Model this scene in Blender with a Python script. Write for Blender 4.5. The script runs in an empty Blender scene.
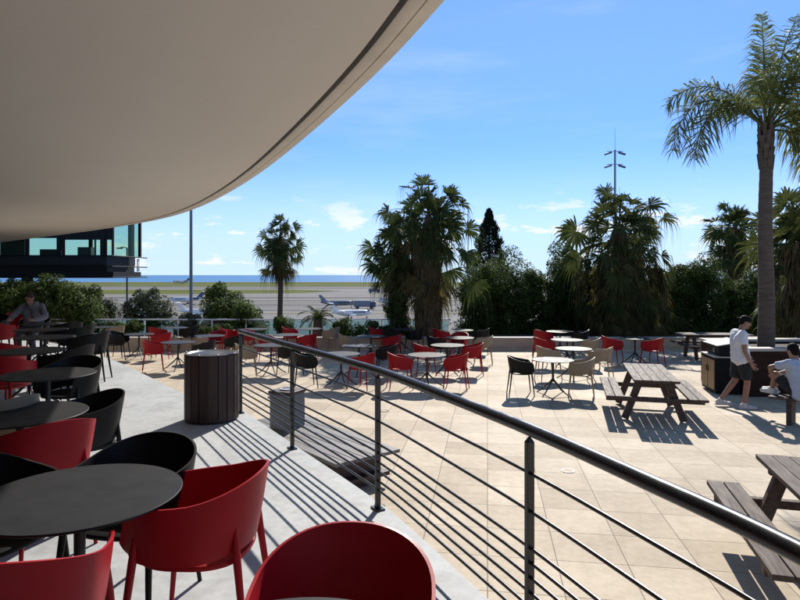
import bpy, bmesh, math, random
from mathutils import Vector, Matrix, Quaternion, noise as mnoise
R = math.radians
sc = bpy.context.scene
COL = sc.collection
random.seed(7)

EYE = 2.5          # camera height over the plaza (plaza z = 0)
DECK = 0.8         # raised deck
APRON = -6.5       # airfield
SUN_AZ, SUN_EL = R(15.4), R(35.0)   # azimuth from +Y towards +X

# ------------------------------------------------------------------ materials
def nodes(name):
    m = bpy.data.materials.new(name); m.use_nodes = True
    nt = m.node_tree
    return m, nt, nt.nodes['Principled BSDF']

def N(nt, t, **kw):
    n = nt.nodes.new(t)
    for k, v in kw.items(): setattr(n, k, v)
    return n

def coords(nt, scale=(1, 1, 1), rot=(0, 0, 0)):
    tc = N(nt, 'ShaderNodeTexCoord'); mp = N(nt, 'ShaderNodeMapping')
    mp.inputs['Scale'].default_value = scale; mp.inputs['Rotation'].default_value = rot
    nt.links.new(tc.outputs['Object'], mp.inputs['Vector'])
    return mp.outputs['Vector']

def noise(nt, vec, scale, detail=6, rough=.6):
    n = N(nt, 'ShaderNodeTexNoise'); n.inputs['Scale'].default_value = scale
    n.inputs['Detail'].default_value = detail; n.inputs['Roughness'].default_value = rough
    nt.links.new(vec, n.inputs['Vector'])
    return n.outputs['Fac']

def ramp(nt, fac, stops):
    r = N(nt, 'ShaderNodeValToRGB')
    e = r.color_ramp.elements
    while len(e) < len(stops): e.new(.5)
    for el, (p, c) in zip(e, stops):
        el.position = p; el.color = (*c, 1) if len(c) == 3 else c
    nt.links.new(fac, r.inputs['Fac'])
    return r.outputs['Color']

def bump(nt, b, fac, strength, dist=.01):
    n = N(nt, 'ShaderNodeBump'); n.inputs['Strength'].default_value = strength
    n.inputs['Distance'].default_value = dist
    nt.links.new(fac, n.inputs['Height']); nt.links.new(n.outputs['Normal'], b.inputs['Normal'])

def sc3(c, k): return tuple(min(1, max(0, x * k)) for x in c)

def surf(name, col, rough=.5, var=.15, scale=6, stretch=(1, 1, 1), bmp=0, metal=0, spec=.5, bscale=None, rvar=0):
    m, nt, b = nodes(name)
    v = coords(nt, stretch)
    f = noise(nt, v, scale)
    c = ramp(nt, f, [(.3, sc3(col, 1 - var)), (.7, sc3(col, 1 + var))])
    nt.links.new(c, b.inputs['Base Color'])
    b.inputs['Roughness'].default_value = rough
    if rvar:
        mr = N(nt, 'ShaderNodeMapRange'); mr.inputs['From Min'].default_value = .3; mr.inputs['From Max'].default_value = .7
        mr.inputs['To Min'].default_value = rough - rvar; mr.inputs['To Max'].default_value = rough + rvar
        nt.links.new(noise(nt, v, scale * 1.7, 8), mr.inputs['Value']); nt.links.new(mr.outputs['Result'], b.inputs['Roughness'])
    b.inputs['Metallic'].default_value = metal
    b.inputs['Specular IOR Level'].default_value = spec
    if bmp: bump(nt, b, noise(nt, v, bscale or scale * 4, 8), bmp)
    return m

def leafy(name, c1, c2, trans=.35, scale=3.0, rough=.6, spec=.10):
    m, nt, b = nodes(name)
    out = nt.nodes['Material Output']
    v = coords(nt)
    f = noise(nt, v, scale, 3); f2 = noise(nt, v, scale * 9, 2)
    mx = N(nt, 'ShaderNodeMath', operation='ADD'); mx.inputs[1].default_value = 0
    mm = N(nt, 'ShaderNodeMath', operation='MULTIPLY'); mm.inputs[1].default_value = .5
    nt.links.new(f2, mm.inputs[0])
    nt.links.new(f, mx.inputs[0]); nt.links.new(mm.outputs[0], mx.inputs[1])
    c = ramp(nt, mx.outputs[0], [(.55, c1), (.95, c2)])
    nt.links.new(c, b.inputs['Base Color']); b.inputs['Roughness'].default_value = rough; b.inputs['Specular IOR Level'].default_value = spec
    tr = N(nt, 'ShaderNodeBsdfTranslucent'); nt.links.new(c, tr.inputs['Color'])
    ms = N(nt, 'ShaderNodeMixShader'); ms.inputs[0].default_value = trans
    nt.links.new(b.outputs[0], ms.inputs[1]); nt.links.new(tr.outputs[0], ms.inputs[2])
    nt.links.new(ms.outputs[0], out.inputs['Surface'])
    return m

def glassy(name, tint, mixt=.25, rough=.02):
    m, nt, b = nodes(name)
    out = nt.nodes['Material Output']
    t = N(nt, 'ShaderNodeBsdfTransparent'); t.inputs['Color'].default_value = (*tint, 1)
    g = N(nt, 'ShaderNodeBsdfGlossy'); g.inputs['Roughness'].default_value = rough
    g.inputs['Color'].default_value = (.85, .95, .92, 1)
    fr = N(nt, 'ShaderNodeLayerWeight'); fr.inputs['Blend'].default_value = mixt
    ms = N(nt, 'ShaderNodeMixShader')
    nt.links.new(fr.outputs['Fresnel'], ms.inputs[0])
    nt.links.new(t.outputs[0], ms.inputs[1]); nt.links.new(g.outputs[0], ms.inputs[2])
    nt.links.new(ms.outputs[0], out.inputs['Surface'])
    return m

def tile_mat():
    m, nt, b = nodes('beige_tile')
    v = coords(nt, (1, 1, 1), (0, 0, R(8.3)))
    br = N(nt, 'ShaderNodeTexBrick'); br.offset = 0; br.squash = 1
    br.inputs['Scale'].default_value = 1; br.inputs['Brick Width'].default_value = .6; br.inputs['Row Height'].default_value = .6
    br.inputs['Mortar Size'].default_value = .0055; br.inputs['Mortar Smooth'].default_value = .4; br.inputs['Bias'].default_value = 0
    br.inputs['Color1'].default_value = (.59, .505, .39, 1); br.inputs['Color2'].default_value = (.455, .378, .28, 1)
    br.inputs['Mortar'].default_value = (.17, .14, .11, 1)
    nt.links.new(v, br.inputs['Vector'])
    f = noise(nt, v, 1.1, 8, .65)
    c = ramp(nt, f, [(.3, (.84, .82, .80)), (.7, (1.1, 1.1, 1.1))])
    f2 = noise(nt, v, 9, 8, .7)
    c2 = ramp(nt, f2, [(.3, (.84, .83, .82)), (.62, (1.05, 1.05, 1.05))])
    f3 = noise(nt, v, .33, 4, .6)
    c3 = ramp(nt, f3, [(.35, (.88, .87, .86)), (.6, (1, 1, 1))])
    cur = br.outputs['Color']
    for cc in (c, c2, c3):
        x = N(nt, 'ShaderNodeMixRGB', blend_type='MULTIPLY'); x.inputs['Fac'].default_value = 1
        nt.links.new(cur, x.inputs['Color1']); nt.links.new(cc, x.inputs['Color2']); cur = x.outputs['Color']
    nt.links.new(cur, b.inputs['Base Color']); b.inputs['Roughness'].default_value = .75
    b.inputs['Specular IOR Level'].default_value = .16
    bump(nt, b, f2, .12, .004)
    return m

def concrete_mat():
    m, nt, b = nodes('deck_concrete')
    v = coords(nt)
    f = noise(nt, v, .9, 9, .65); f2 = noise(nt, v, 14, 8, .7); f3 = noise(nt, v, 3.2, 5, .55)
    c = ramp(nt, f, [(.3, (.33, .342, .344)), (.7, (.42, .428, .424))])
    c2 = ramp(nt, f2, [(.3, (.82, .82, .82)), (.6, (1.05, 1.05, 1.05))])
    c3 = ramp(nt, f3, [(.36, (.86, .855, .85)), (.5, (1, 1, 1))])
    cur = c
    for cc in (c2, c3):
        x = N(nt, 'ShaderNodeMixRGB', blend_type='MULTIPLY'); x.inputs['Fac'].default_value = 1
        nt.links.new(cur, x.inputs['Color1']); nt.links.new(cc, x.inputs['Color2']); cur = x.outputs['Color']
    nt.links.new(cur, b.inputs['Base Color']); b.inputs['Roughness'].default_value = .7
    bump(nt, b, f2, .2, .004)
    return m

def sea_mat():
    m, nt, b = nodes('sea_water')
    v = coords(nt, (1, .35, 1))
    f = noise(nt, v, .02, 6, .6)
    c = ramp(nt, f, [(.35, (.035, .13, .27)), (.65, (.05, .17, .33))])
    nt.links.new(c, b.inputs['Base Color']); b.inputs['Roughness'].default_value = .35
    b.inputs['Specular IOR Level'].default_value = .12
    bump(nt, b, noise(nt, v, .35, 6), .6, .5)
    return m

def apron_mat():
    m, nt, b = nodes('apron_concrete')
    v = coords(nt)
    f = noise(nt, coords(nt, (.25, 1, 1)), .06, 8, .6)
    c = ramp(nt, f, [(.3, (.17, .162, .155)), (.7, (.245, .235, .225))])
    br = N(nt, 'ShaderNodeTexBrick'); br.offset = 0
    br.inputs['Scale'].default_value = 1; br.inputs['Brick Width'].default_value = 9; br.inputs['Row Height'].default_value = 9
    br.inputs['Mortar Size'].default_value = .14
    br.inputs['Color1'].default_value = (1, 1, 1, 1); br.inputs['Color2'].default_value = (.9, .9, .9, 1); br.inputs['Mortar'].default_value = (.7, .7, .7, 1)
    nt.links.new(v, br.inputs['Vector'])
    x = N(nt, 'ShaderNodeMixRGB', blend_type='MULTIPLY'); x.inputs['Fac'].default_value = 1
    nt.links.new(c, x.inputs['Color1']); nt.links.new(br.outputs['Color'], x.inputs['Color2'])
    nt.links.new(x.outputs['Color'], b.inputs['Base Color']); b.inputs['Roughness'].default_value = .9; b.inputs['Specular IOR Level'].default_value = .05
    return m

M = dict(
    tile=tile_mat(), concrete=concrete_mat(), sea=sea_mat(), apron=apron_mat(),
    grass=surf('airfield_grass', (.105, .120, .030), .95, .3, .05, spec=.02),
    soil=surf('planting_soil', (.07, .055, .04), .95, .3, 3, bmp=.6),
    red=surf('red_plastic', (.31, .006, .012), .46, .12, 3, bmp=.03, bscale=220, spec=.2, rvar=.06),
    black=surf('black_plastic', (.008, .008, .0085), .48, .2, 3, bmp=.03, bscale=220, spec=.2, rvar=.06),
    beige=surf('taupe_plastic', (.30, .235, .16), .5, .06, 3, bmp=.03, bscale=220, spec=.2),
    top=surf('table_laminate', (.017, .0175, .019), .56, .22, 5, bmp=.03, bscale=120, spec=.14, rvar=.08),
    steel=surf('black_steel', (.012, .0125, .013), .38, .2, 4, spec=.5, rvar=.08),
    rail=surf('rail_paint', (.017, .018, .020), .30, .2, 6, spec=.5, rvar=.08),
    wood=surf('weathered_wood', (.085, .060, .050), .70, .38, 2.6, (9, .8, 9), bmp=.35, bscale=9, rvar=.1, spec=.22),
    woodx=surf('bench_wood', (.12, .11, .105), .6, .38, 2.6, (9, .8, 9), bmp=.35, bscale=9),
    slat=surf('bin_slat', (.040, .017, .013), .6, .35, 3, (8, 8, .7), bmp=.25, bscale=8),
    galv=surf('galvanised', (.55, .56, .57), .4, .15, 8, metal=.3),
    stone=surf('grey_bin_aggregate', (.17, .17, .17), .8, .35, 70, bmp=.4, bscale=90),
    wall=surf('parapet_render', (.50, .40, .29), .85, .12, 4, bmp=.2, bscale=30),
    soffit=surf('soffit_render', (.73, .685, .63), .85, .02, .7, bmp=.06, bscale=60),
    rim=surf('rim_render', (.74, .68, .60), .7, .10, 3, bmp=.08, bscale=50),
    groove=surf('groove_dark', (.07, .066, .062), .7, .2, 4),
    roof=surf('roof_gravel', (.3, .29, .28), .9, .2, 20),
    clad=surf('dark_cladding', (.020, .025, .032), .6, .2, 1.5, spec=.15),
    clad2=surf('dark_frame', (.010, .012, .014), .6, .2, 3, spec=.15),
    interior=surf('dim_interior', (.10, .10, .10), .8, .2, 2),
    brown=surf('planter_wood', (.034, .015, .010), .7, .35, 2, (1, 1, 7), bmp=.3, bscale=8, spec=.12),
    cap=surf('planter_cap', (.42, .38, .33), .7, .15, 5, bmp=.1),
    tan=surf('tan_board', (.27, .175, .085), .55, .25, 3, (8, 8, .8), bmp=.15, bscale=8),
    binblack=surf('enclosure_black', (.006, .006, .0065), .6, .2, 4, spec=.15),
    hood=surf('hood_steel', (.17, .165, .16), .6, .12, 4, spec=.25),
    glass=glassy('green_glass', (.78, .88, .83), .05),
    barrier=glassy('barrier_glass', (.60, .78, .82), .3),
    white=surf('white_paint', (.78, .78, .78), .4, .05, 2),
    greypaint=surf('grey_paint', (.22, .24, .27), .4, .1, 2),
    darkwin=surf('dark_window', (.01, .012, .016), .12, .1, 2),
    navy=surf('navy_paint', (.04, .07, .16), .35, .1, 2),
    pole=surf('pole_steel', (.20, .205, .22), .45, .15, 3, metal=.3),
    lamp=surf('lamp_housing', (.07, .075, .08), .5, .15, 3),
    trunk=surf('palm_trunk', (.095, .070, .052), .9, .35, 2, (2, 2, 14), bmp=.8, bscale=4),
    trunk2=surf('brown_trunk', (.12, .08, .055), .9, .4, 3, (3, 3, 9), bmp=.8, bscale=6),
    bark=surf('shrub_bark', (.07, .055, .04), .9, .3, 5, bmp=.6),
    fan=leafy('fan_leaf', (.026, .040, .011), (.074, .096, .028), .32),
    fan2=leafy('fan_leaf_fresh', (.032, .046, .012), (.100, .112, .034), .32),
    dead=leafy('dead_frond', (.105, .072, .040), (.24, .17, .092), .25, 4, .8),
    skirtg=leafy('fading_frond', (.06, .056, .020), (.18, .145, .055), .35, 3, .7),
    queen=leafy('feather_leaf', (.07, .09, .025), (.20, .22, .07), .42),
    hedge=leafy('hedge_leaf', (.030, .050, .013), (.110, .155, .040), .34),
    hedge2=leafy('bright_leaf', (.055, .085, .020), (.125, .165, .045), .35),
    olive=leafy('grey_leaf', (.060, .075, .042), (.15, .165, .10), .25),
    cyp=leafy('cypress_leaf', (.010, .017, .008), (.030, .040, .016), .1),
    skin=surf('skin', (.28, .145, .095), .55, .14, 8),
    hair=surf('dark_hair', (.010, .008, .007), .7, .4, 30, spec=.08, bmp=.6, bscale=60),
    hairg=surf('brown_hair', (.05, .036, .028), .7, .3, 30, spec=.08),
    tee=surf('white_cotton', (.66, .66, .67), .85, .06, 8, bmp=1, bscale=10),
    teeb=surf('blue_grey_cotton', (.42, .46, .54), .85, .08, 8, bmp=1, bscale=10),
    hoodie=surf('grey_fleece', (.15, .155, .185), .9, .12, 8, bmp=1, bscale=11),
    shorts=surf('charcoal_cotton', (.012, .0135, .015), .85, .2, 8, bmp=1, bscale=12),
    trous=surf('dark_denim', (.03, .035, .05), .85, .15, 8),
    shoe=surf('pale_sneaker', (.52, .51, .50), .6, .1, 9),
    eye=surf('eye_dark', (.02, .015, .012), .2, .1, 5),
)

# ------------------------------------------------------------------ mesh builder
class MB:
    def __init__(s): s.v = []; s.f = []
    def add(s, vs, fs):
        o = len(s.v); s.v += [tuple(x) for x in vs]; s.f += [tuple(i + o for i in f) for f in fs]
    def box(s, c, d, rz=0, m=None):
        x, y, z = (k / 2 for k in d)
        vs = [Vector((i * x, j * y, k * z)) for i in (-1, 1) for j in (-1, 1) for k in (-1, 1)]
        q = m or Matrix.Rotation(rz, 3, 'Z')
        s.add([q @ v + Vector(c) for v in vs], [(0, 1, 3, 2), (4, 6, 7, 5), (0, 4, 5, 1), (2, 3, 7, 6), (0, 2, 6, 4), (1, 5, 7, 3)])
    def bar(s, a, b, w, h, up=(0, 0, 1)):      # rectangular bar from a to b
        a, b = Vector(a), Vector(b); t = (b - a); L = t.length; t.normalize()
        u = Vector(up); side = t.cross(u).normalized(); u = side.cross(t)
        m = Matrix((side, t, u)).transposed()
        s.box((a + b) / 2, (w, L, h), m=m)
    def tube(s, pts, r, n=8, cap=True):
        pts = [Vector(p) for p in pts]
        rs = r if isinstance(r, (list, tuple)) else [r] * len(pts)
        o = len(s.v); prev = None
        for i, p in enumerate(pts):
            t = (pts[min(i + 1, len(pts) - 1)] - pts[max(i - 1, 0)]).normalized()
            if prev is None:
                a = Vector((0, 0, 1)) if abs(t.z) < .9 else Vector((1, 0, 0))
                x = t.cross(a).normalized()
            else:
                x = (prev - t * prev.dot(t)).normalized()
            prev = x; y = t.cross(x)
            for k in range(n):
                q = 2 * math.pi * k / n
                s.v.append(tuple(p + (x * math.cos(q) + y * math.sin(q)) * rs[i]))
        for i in range(len(pts) - 1):
            for k in range(n):
                a = o + i * n + k; b = o + i * n + (k + 1) % n
                s.f.append((a, b, b + n, a + n))
        if cap:
            s.f.append(tuple(o + k for k in reversed(range(n))))
            e = o + (len(pts) - 1) * n
            s.f.append(tuple(e + k for k in range(n)))
    def lathe(s, prof, n=32, c=(0, 0, 0), cap0=True, cap1=True):
        o = len(s.v)
        for r, z in prof:
            for k in range(n):
                q = 2 * math.pi * k / n
                s.v.append((c[0] + r * math.cos(q), c[1] + r * math.sin(q), c[2] + z))
        for i in range(len(prof) - 1):
            for k in range(n):
                a = o + i * n + k; b = o + i * n + (k + 1) % n
                s.f.append((a, b, b + n, a + n))
        if cap0: s.f.append(tuple(o + k for k in reversed(range(n))))
        if cap1:
            e = o + (len(prof) - 1) * n; s.f.append(tuple(e + k for k in range(n)))
    def prism(s, poly, z0, z1):
        n = len(poly)
        s.add([(x, y, z0) for x, y in poly] + [(x, y, z1) for x, y in poly],
              [tuple(reversed(range(n))), tuple(range(n, 2 * n))] + [(i, (i + 1) % n, n + (i + 1) % n, n + i) for i in range(n)])
    def ball(s, c, r, n=12, m=8, q=None):
        rx, ry, rz = r if isinstance(r, (tuple, list)) else (r, r, r)
        o = len(s.v); c = Vector(c); q = q or Matrix.Identity(3)
        s.v.append(tuple(c + q @ Vector((0, 0, -rz))))
        for i in range(1, m):
            a = -math.pi / 2 + math.pi * i / m
            for k in range(n):
                b = 2 * math.pi * k / n
                s.v.append(tuple(c + q @ Vector((rx * math.cos(a) * math.cos(b), ry * math.cos(a) * math.sin(b), rz * math.sin(a)))))
        s.v.append(tuple(c + q @ Vector((0, 0, rz))))
        e = len(s.v) - 1
        for k in range(n): s.f.append((o, o + 1 + (k + 1) % n, o + 1 + k))
        for i in range(m - 2):
            for k in range(n):
                a = o + 1 + i * n + k; b = o + 1 + i * n + (k + 1) % n
                s.f.append((a, b, b + n, a + n))
        for k in range(n): s.f.append((e, e - n + k, e - n + (k + 1) % n))
    def cap_seg(s, a, b, ra, rb, n=12):
        a, b = Vector(a), Vector(b)
        s.tube([a, b], [ra, rb], n); s.ball(a, ra, n, 8); s.ball(b, rb, n, 8)
    def build(s, name, mat, parent=None, smooth=None, loc=None, rz=0, bevel=0):
        me = bpy.data.meshes.new(name); me.from_pydata(s.v, [], s.f); me.update()
        me.materials.append(mat)
        if smooth is not None:
            for p in me.polygons: p.use_smooth = True
            me.set_sharp_from_angle(angle=R(smooth))
        o = bpy.data.objects.new(name, me); COL.objects.link(o)
        if parent: o.parent = parent
        if loc: o.location = loc
        if rz: o.rotation_euler.z = rz
        if bevel:
            b = o.modifiers.new('bevel', 'BEVEL'); b.width = bevel; b.segments = 2; b.limit_method = 'ANGLE'
        return o

def tag(o, label=None, cat=None, group=None, kind='thing'):
    if label: o['label'] = label
    if cat: o['category'] = cat
    if group: o['group'] = group
    if kind: o['kind'] = kind
    return o
def empty(name, loc=(0, 0, 0), rz=0):
    o = bpy.data.objects.new(name, None); COL.objects.link(o); o.location = loc; o.rotation_euler.z = rz
    o.empty_display_size = .1
    return o
def copy_tree(o, parent=None):
    c = o.copy(); COL.objects.link(c)
    if parent: c.parent = parent
    for ch in list(o.children): copy_tree(ch, c)
    return c
def recolor(o, a, b):
    pass
def at(px, py, drop):        # a point of the horizontal plane DROP metres below the eye
    Y = 600 * drop / (py - 275); return ((px - 400) / 600 * Y, Y)
def catmull(P, k=8):
    P = [Vector(p) for p in P]; out = []
    for i in range(len(P) - 1):
        a = P[max(i - 1, 0)]; b = P[i]; c = P[i + 1]; d = P[min(i + 2, len(P) - 1)]
        for j in range(k):
            t = j / k
            out.append(.5 * ((2 * b) + (c - a) * t + (2 * a - 5 * b + 4 * c - d) * t * t + (3 * b - a - 3 * c + d) * t ** 3))
    out.append(P[-1]); return out
def arclen(P):
    s = [0]
    for a, b in zip(P, P[1:]): s.append(s[-1] + (b - a).length)
    return s
def point_on(P, S, d):
    for i in range(len(S) - 1):
        if S[i + 1] >= d:
            t = (d - S[i]) / max(1e-6, S[i + 1] - S[i]); return P[i].lerp(P[i + 1], t)
    return P[-1]
def offset(P, d):            # positive d: to the left of travel
    out = []
    for i, p in enumerate(P):
        t = (P[min(i + 1, len(P) - 1)] - P[max(i - 1, 0)]).normalized()
        out.append(p + Vector((-t.y, t.x)) * d)
    return out

# ------------------------------------------------------------------ ground, airfield, sea
def sheet(name, poly, z, mat):
    mb = MB(); n = len(poly); mb.add([(x, y, z) for x, y in poly], [tuple(range(n))])
    return tag(mb.build(name, mat), kind='structure')
sheet('plaza', [(-40, -12), (30, -12), (30, 20.0), (-40, 20.0)], 0, M['tile'])
mb = MB()                       # planted strip behind the parapet, then the bank down to the airfield
rows = [(20.2, .18), (24, .12), (27, -.2), (36, -2.6), (48, -5.4), (58, APRON + .02)]
xs = [-60 + 5 * i for i in range(29)]
vs = [(x, y, z + (random.uniform(-.08, .08) if 1 < j < 5 else 0)) for j, (y, z) in enumerate(rows) for x in xs]
n = len(xs)
mb.add(vs, [(j * n + i, j * n + i + 1, (j + 1) * n + i + 1, (j + 1) * n + i) for j in range(len(rows) - 1) for i in range(n - 1)])
tag(mb.build('planted_bank', M['soil'], smooth=60), kind='structure')
sheet('airfield', [(-900, 56), (900, 56), (900, 760), (-900, 760)], APRON, M['apron'])
sheet('far_grass', [(-900, 470), (900, 470), (900, 742), (-900, 742)], APRON + .05, M['grass'])
sheet('infield_grass', [(-900, 284), (-95, 284), (-52, 300), (-33, 335), (-60, 362), (-900, 372)], APRON + .05, M['grass'])
sheet('taxiway', [(-900, 545), (900, 545), (900, 560), (-900, 560)], APRON + .1, M['apron'])
sheet('sea', [(-30000, 755), (30000, 755), (30000, 42000), (-30000, 42000)], APRON - .6, M['sea'])

stain = surf('tyre_marks', (.10, .098, .096), .9, .3, .2, spec=.05); yellow = surf('apron_yellow', (.42, .34, .12), .9, .1, 1, spec=.05)
for k, (y0, y1, x0, x1) in enumerate([(232, 236, -260, 40), (206, 208.5, -180, 30), (176, 177.6, -140, 25), (150, 151.2, -120, 30), (400, 404, -500, 300), (436, 440, -500, 300)]):
    sheet('apron_stain', [(x0, y0), (x1, y0 + 3), (x1, y1 + 3), (x0, y1)], APRON + .12, stain)
for k, (y0, x0, x1) in enumerate([(196, -200, 60), (140, -150, 60), (262, -300, 80)]):
    sheet('apron_line', [(x0, y0), (x1, y0), (x1, y0 + .9), (x0, y0 + .9)], APRON + .15, yellow)

# ------------------------------------------------------------------ deck, steps, railing
RAIL = [(1.75, -4.2), (1.52, -2.0), (1.30, -.3), (1.13, .8), (1.0, 1.5), (.82, 2.05), (.59, 2.68), (.32, 3.31), (-.07, 4.18), (-.40, 4.78), (-1.04, 5.85), (-1.98, 7.42)]
railc = catmull(RAIL, 6)
edge = offset(railc, -.065)
far_edge = catmull([(-2.12, 7.76), (-2.9, 8.3), (-4.17, 10.0), (-6.1, 12.4), (-9.3, 15.5), (-14, 18.2), (-22, 19.6)], 6)
poly = [tuple(p) for p in edge] + [tuple(p) for p in far_edge] + [(-30, 19.6), (-30, -9), (2.2, -9)]
mb = MB(); mb.prism(poly, .006, DECK); tag(mb.build('deck', M['concrete']), kind='structure')
mb = MB()
for k in range(3):
    z1 = DECK - .2 * (k + 1)
    a = offset(far_edge[6:22], -.32 * k - .002); b = offset(far_edge[6:22], -.32 * (k + 1))
    mb.prism([tuple(p) for p in reversed(a)] + [tuple(p) for p in b], .006 + .001 * k, z1)
tag(mb.build('steps', M['concrete']), kind='structure')

S = arclen(railc)
railing = tag(empty('railing', (railc[0].x, railc[0].y, DECK)), 'black steel railing with a thick round handrail along the curved deck edge', 'railing')
def rl(p, z): return (p.x - railc[0].x, p.y - railc[0].y, z)
mb = MB(); mb.tube([rl(p, 1.005) for p in railc], .029, 16); mb.build('handrail', M['rail'], railing, smooth=50)
for z in (.81, .64, .475, .41, .343, .275, .207, .14):
    mb = MB(); mb.tube([rl(p, z) for p in railc], .0085, 8); mb.build('bar', M['rail'], railing, smooth=50)
# posts
def s_at_y(y):
    for i in range(len(railc) - 1):
        if railc[i].y <= y <= railc[i + 1].y:
            t = (y - railc[i].y) / (railc[i + 1].y - railc[i].y); return S[i] + t * (S[i + 1] - S[i])
s2 = s_at_y(4.36)
for d in (s2 - 7.2, s2 - 5.4, s2 - 3.6, s2 - 1.82, s2, s2 + 1.76, S[-1] - .03):
    p = point_on(railc, S, d); q = point_on(railc, S, min(S[-1], d + .05)); t = (q - p)
    ang = math.atan2(t.y, t.x) if t.length > 1e-4 else R(120)
    mb = MB()
    w = .028
    mb.box(rl(p, .475) , (w, w * 1.3, .95), ang)
    c = Vector(rl(p, .95)); m = Matrix.Rotation(ang, 3, 'Z')
    vs = [c + m @ Vector((sx * w / 2, sy * w * .65, 0)) for sx, sy in ((-1, -1), (1, -1), (1, 1), (-1, 1))] + [c + Vector((0, 0, .03))]
    mb.add(vs, [(0, 1, 4), (1, 2, 4), (2, 3, 4), (3, 0, 4)])
    po = mb.build('post', M['rail'], railing, bevel=.002)
    mb = MB(); mb.box(rl(p, .006), (.10, .07, .012), ang)
    for sx in (-1, 1):
        cc = Vector(rl(p, .014)) + m @ Vector((sx * .036, 0, 0)); mb.lathe([(.009, 0), (.009, .012), (.005, .016)], 8, cc)
    mb.build('base_plate', M['rail'], po, bevel=.001)

# ------------------------------------------------------------------ canopy of the restaurant building
ZC = DECK + 3.2
EDGE = [(3.4, -6.5), (2.35, -3.4), (1.45, -.4), (.85, 1.5), (.256, 3.27), (0, 4.04), (-.43, 5.14), (-1.14, 6.82), (-2.39, 9.57), (-5.0, 14.3), (-9.0, 19.1), (-20, 29)]
ec = catmull(EDGE, 10)
# smooth the hand measured curve
for _ in range(30):
    ec = [ec[0]] + [(ec[i - 1] + ec[i] * 2 + ec[i + 1]) / 4 for i in range(1, len(ec) - 1)] + [ec[-1]]
bld = tag(empty('restaurant_building', (-8, -3, 0)), 'restaurant building with a broad curved overhanging cream canopy above the deck', 'building')
OB = Vector((-8, -3, 0))
def L3(p, z): return (p.x - OB.x, p.y - OB.y, z)
def sweep(prof):
    mb = MB(); n = len(ec)
    rows = [[L3(p, ZC + z) for p in offset(ec, d)] for d, z in prof]
    vs = [v for r in rows for v in r]
    mb.add(vs, [(j * n + i, j * n + i + 1, (j + 1) * n + i + 1, (j + 1) * n + i) for j in range(len(prof) - 1) for i in range(n - 1)])
    return mb
sweep([(.6, .46), (.03, .36), (0, .33), (0, .015), (.012, 0), (.10, -.004), (.10, .018), (.118, .018), (.118, -.012), (.19, -.014), (.205, -.005), (.205, .06)]).build('canopy_rim', M['rim'], bld, smooth=35)
sweep([(.205, .06), (.245, .06), (.245, .0)]).build('canopy_groove', M['groove'], bld, smooth=35)
inn = offset(ec, .245); mb = MB(); n = len(inn)
B = [Vector((-12, -7)).lerp(Vector((-34, 27)), i / (n - 1)) for i in range(n)]
K = 14
vs = [L3(inn[i].lerp(B[i], j / K), ZC) for j in range(K + 1) for i in range(n)]
mb.add(vs, [(j * n + i, j * n + i + 1, (j + 1) * n + i + 1, (j + 1) * n + i) for j in range(K) for i in range(n - 1)])
mb.build('canopy_soffit', M['soffit'], bld, smooth=60)
o6 = offset(ec, .6); vs = [L3(p, ZC + .46) for p in o6] + [L3(p, ZC + .5) for p in B]
mb = MB(); mb.add(vs, [(i, i + 1, n + i + 1, n + i) for i in range(n - 1)]); mb.build('roof', M['roof'], bld)
# unseen walls added behind the camera and beside the deck to block light
def unseen_facade(a, b, panels):
    a, b = Vector(a), Vector(b); t = (b - a); L = t.length; t.normalize(); ang = math.atan2(t.y, t.x)
    for i in range(panels):
        p0 = a + t * (L * i / panels); p1 = a + t * (L * (i + 1) / panels); mid = (p0 + p1) / 2
        mb = MB(); w = L / panels
        for s_ in (0, 1):
            c = p0.lerp(p1, s_) + t * (.05 if s_ == 0 else -.05)
            mb.box(L3(c, DECK + 1.6), (.098, .12, 3.2), ang)
        for z, h in ((.12, .24), (1.1, .06), (3.08, .24)):
            mb.box(L3(mid, DECK + z), (w - .2, .11, h), ang)
        f = mb.build('unseen_window', M['clad2'], bld)
        mb = MB(); mb.box(L3(mid, DECK + 1.6), (w - .2, .02, 2.72), ang); mb.build('pane', M['darkwin'], f)
unseen_facade((2.2, -3.4), (-11.3, -3.4), 8)
unseen_facade((-11.5, -3.2), (-11.5, 14.3), 10)

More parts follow.
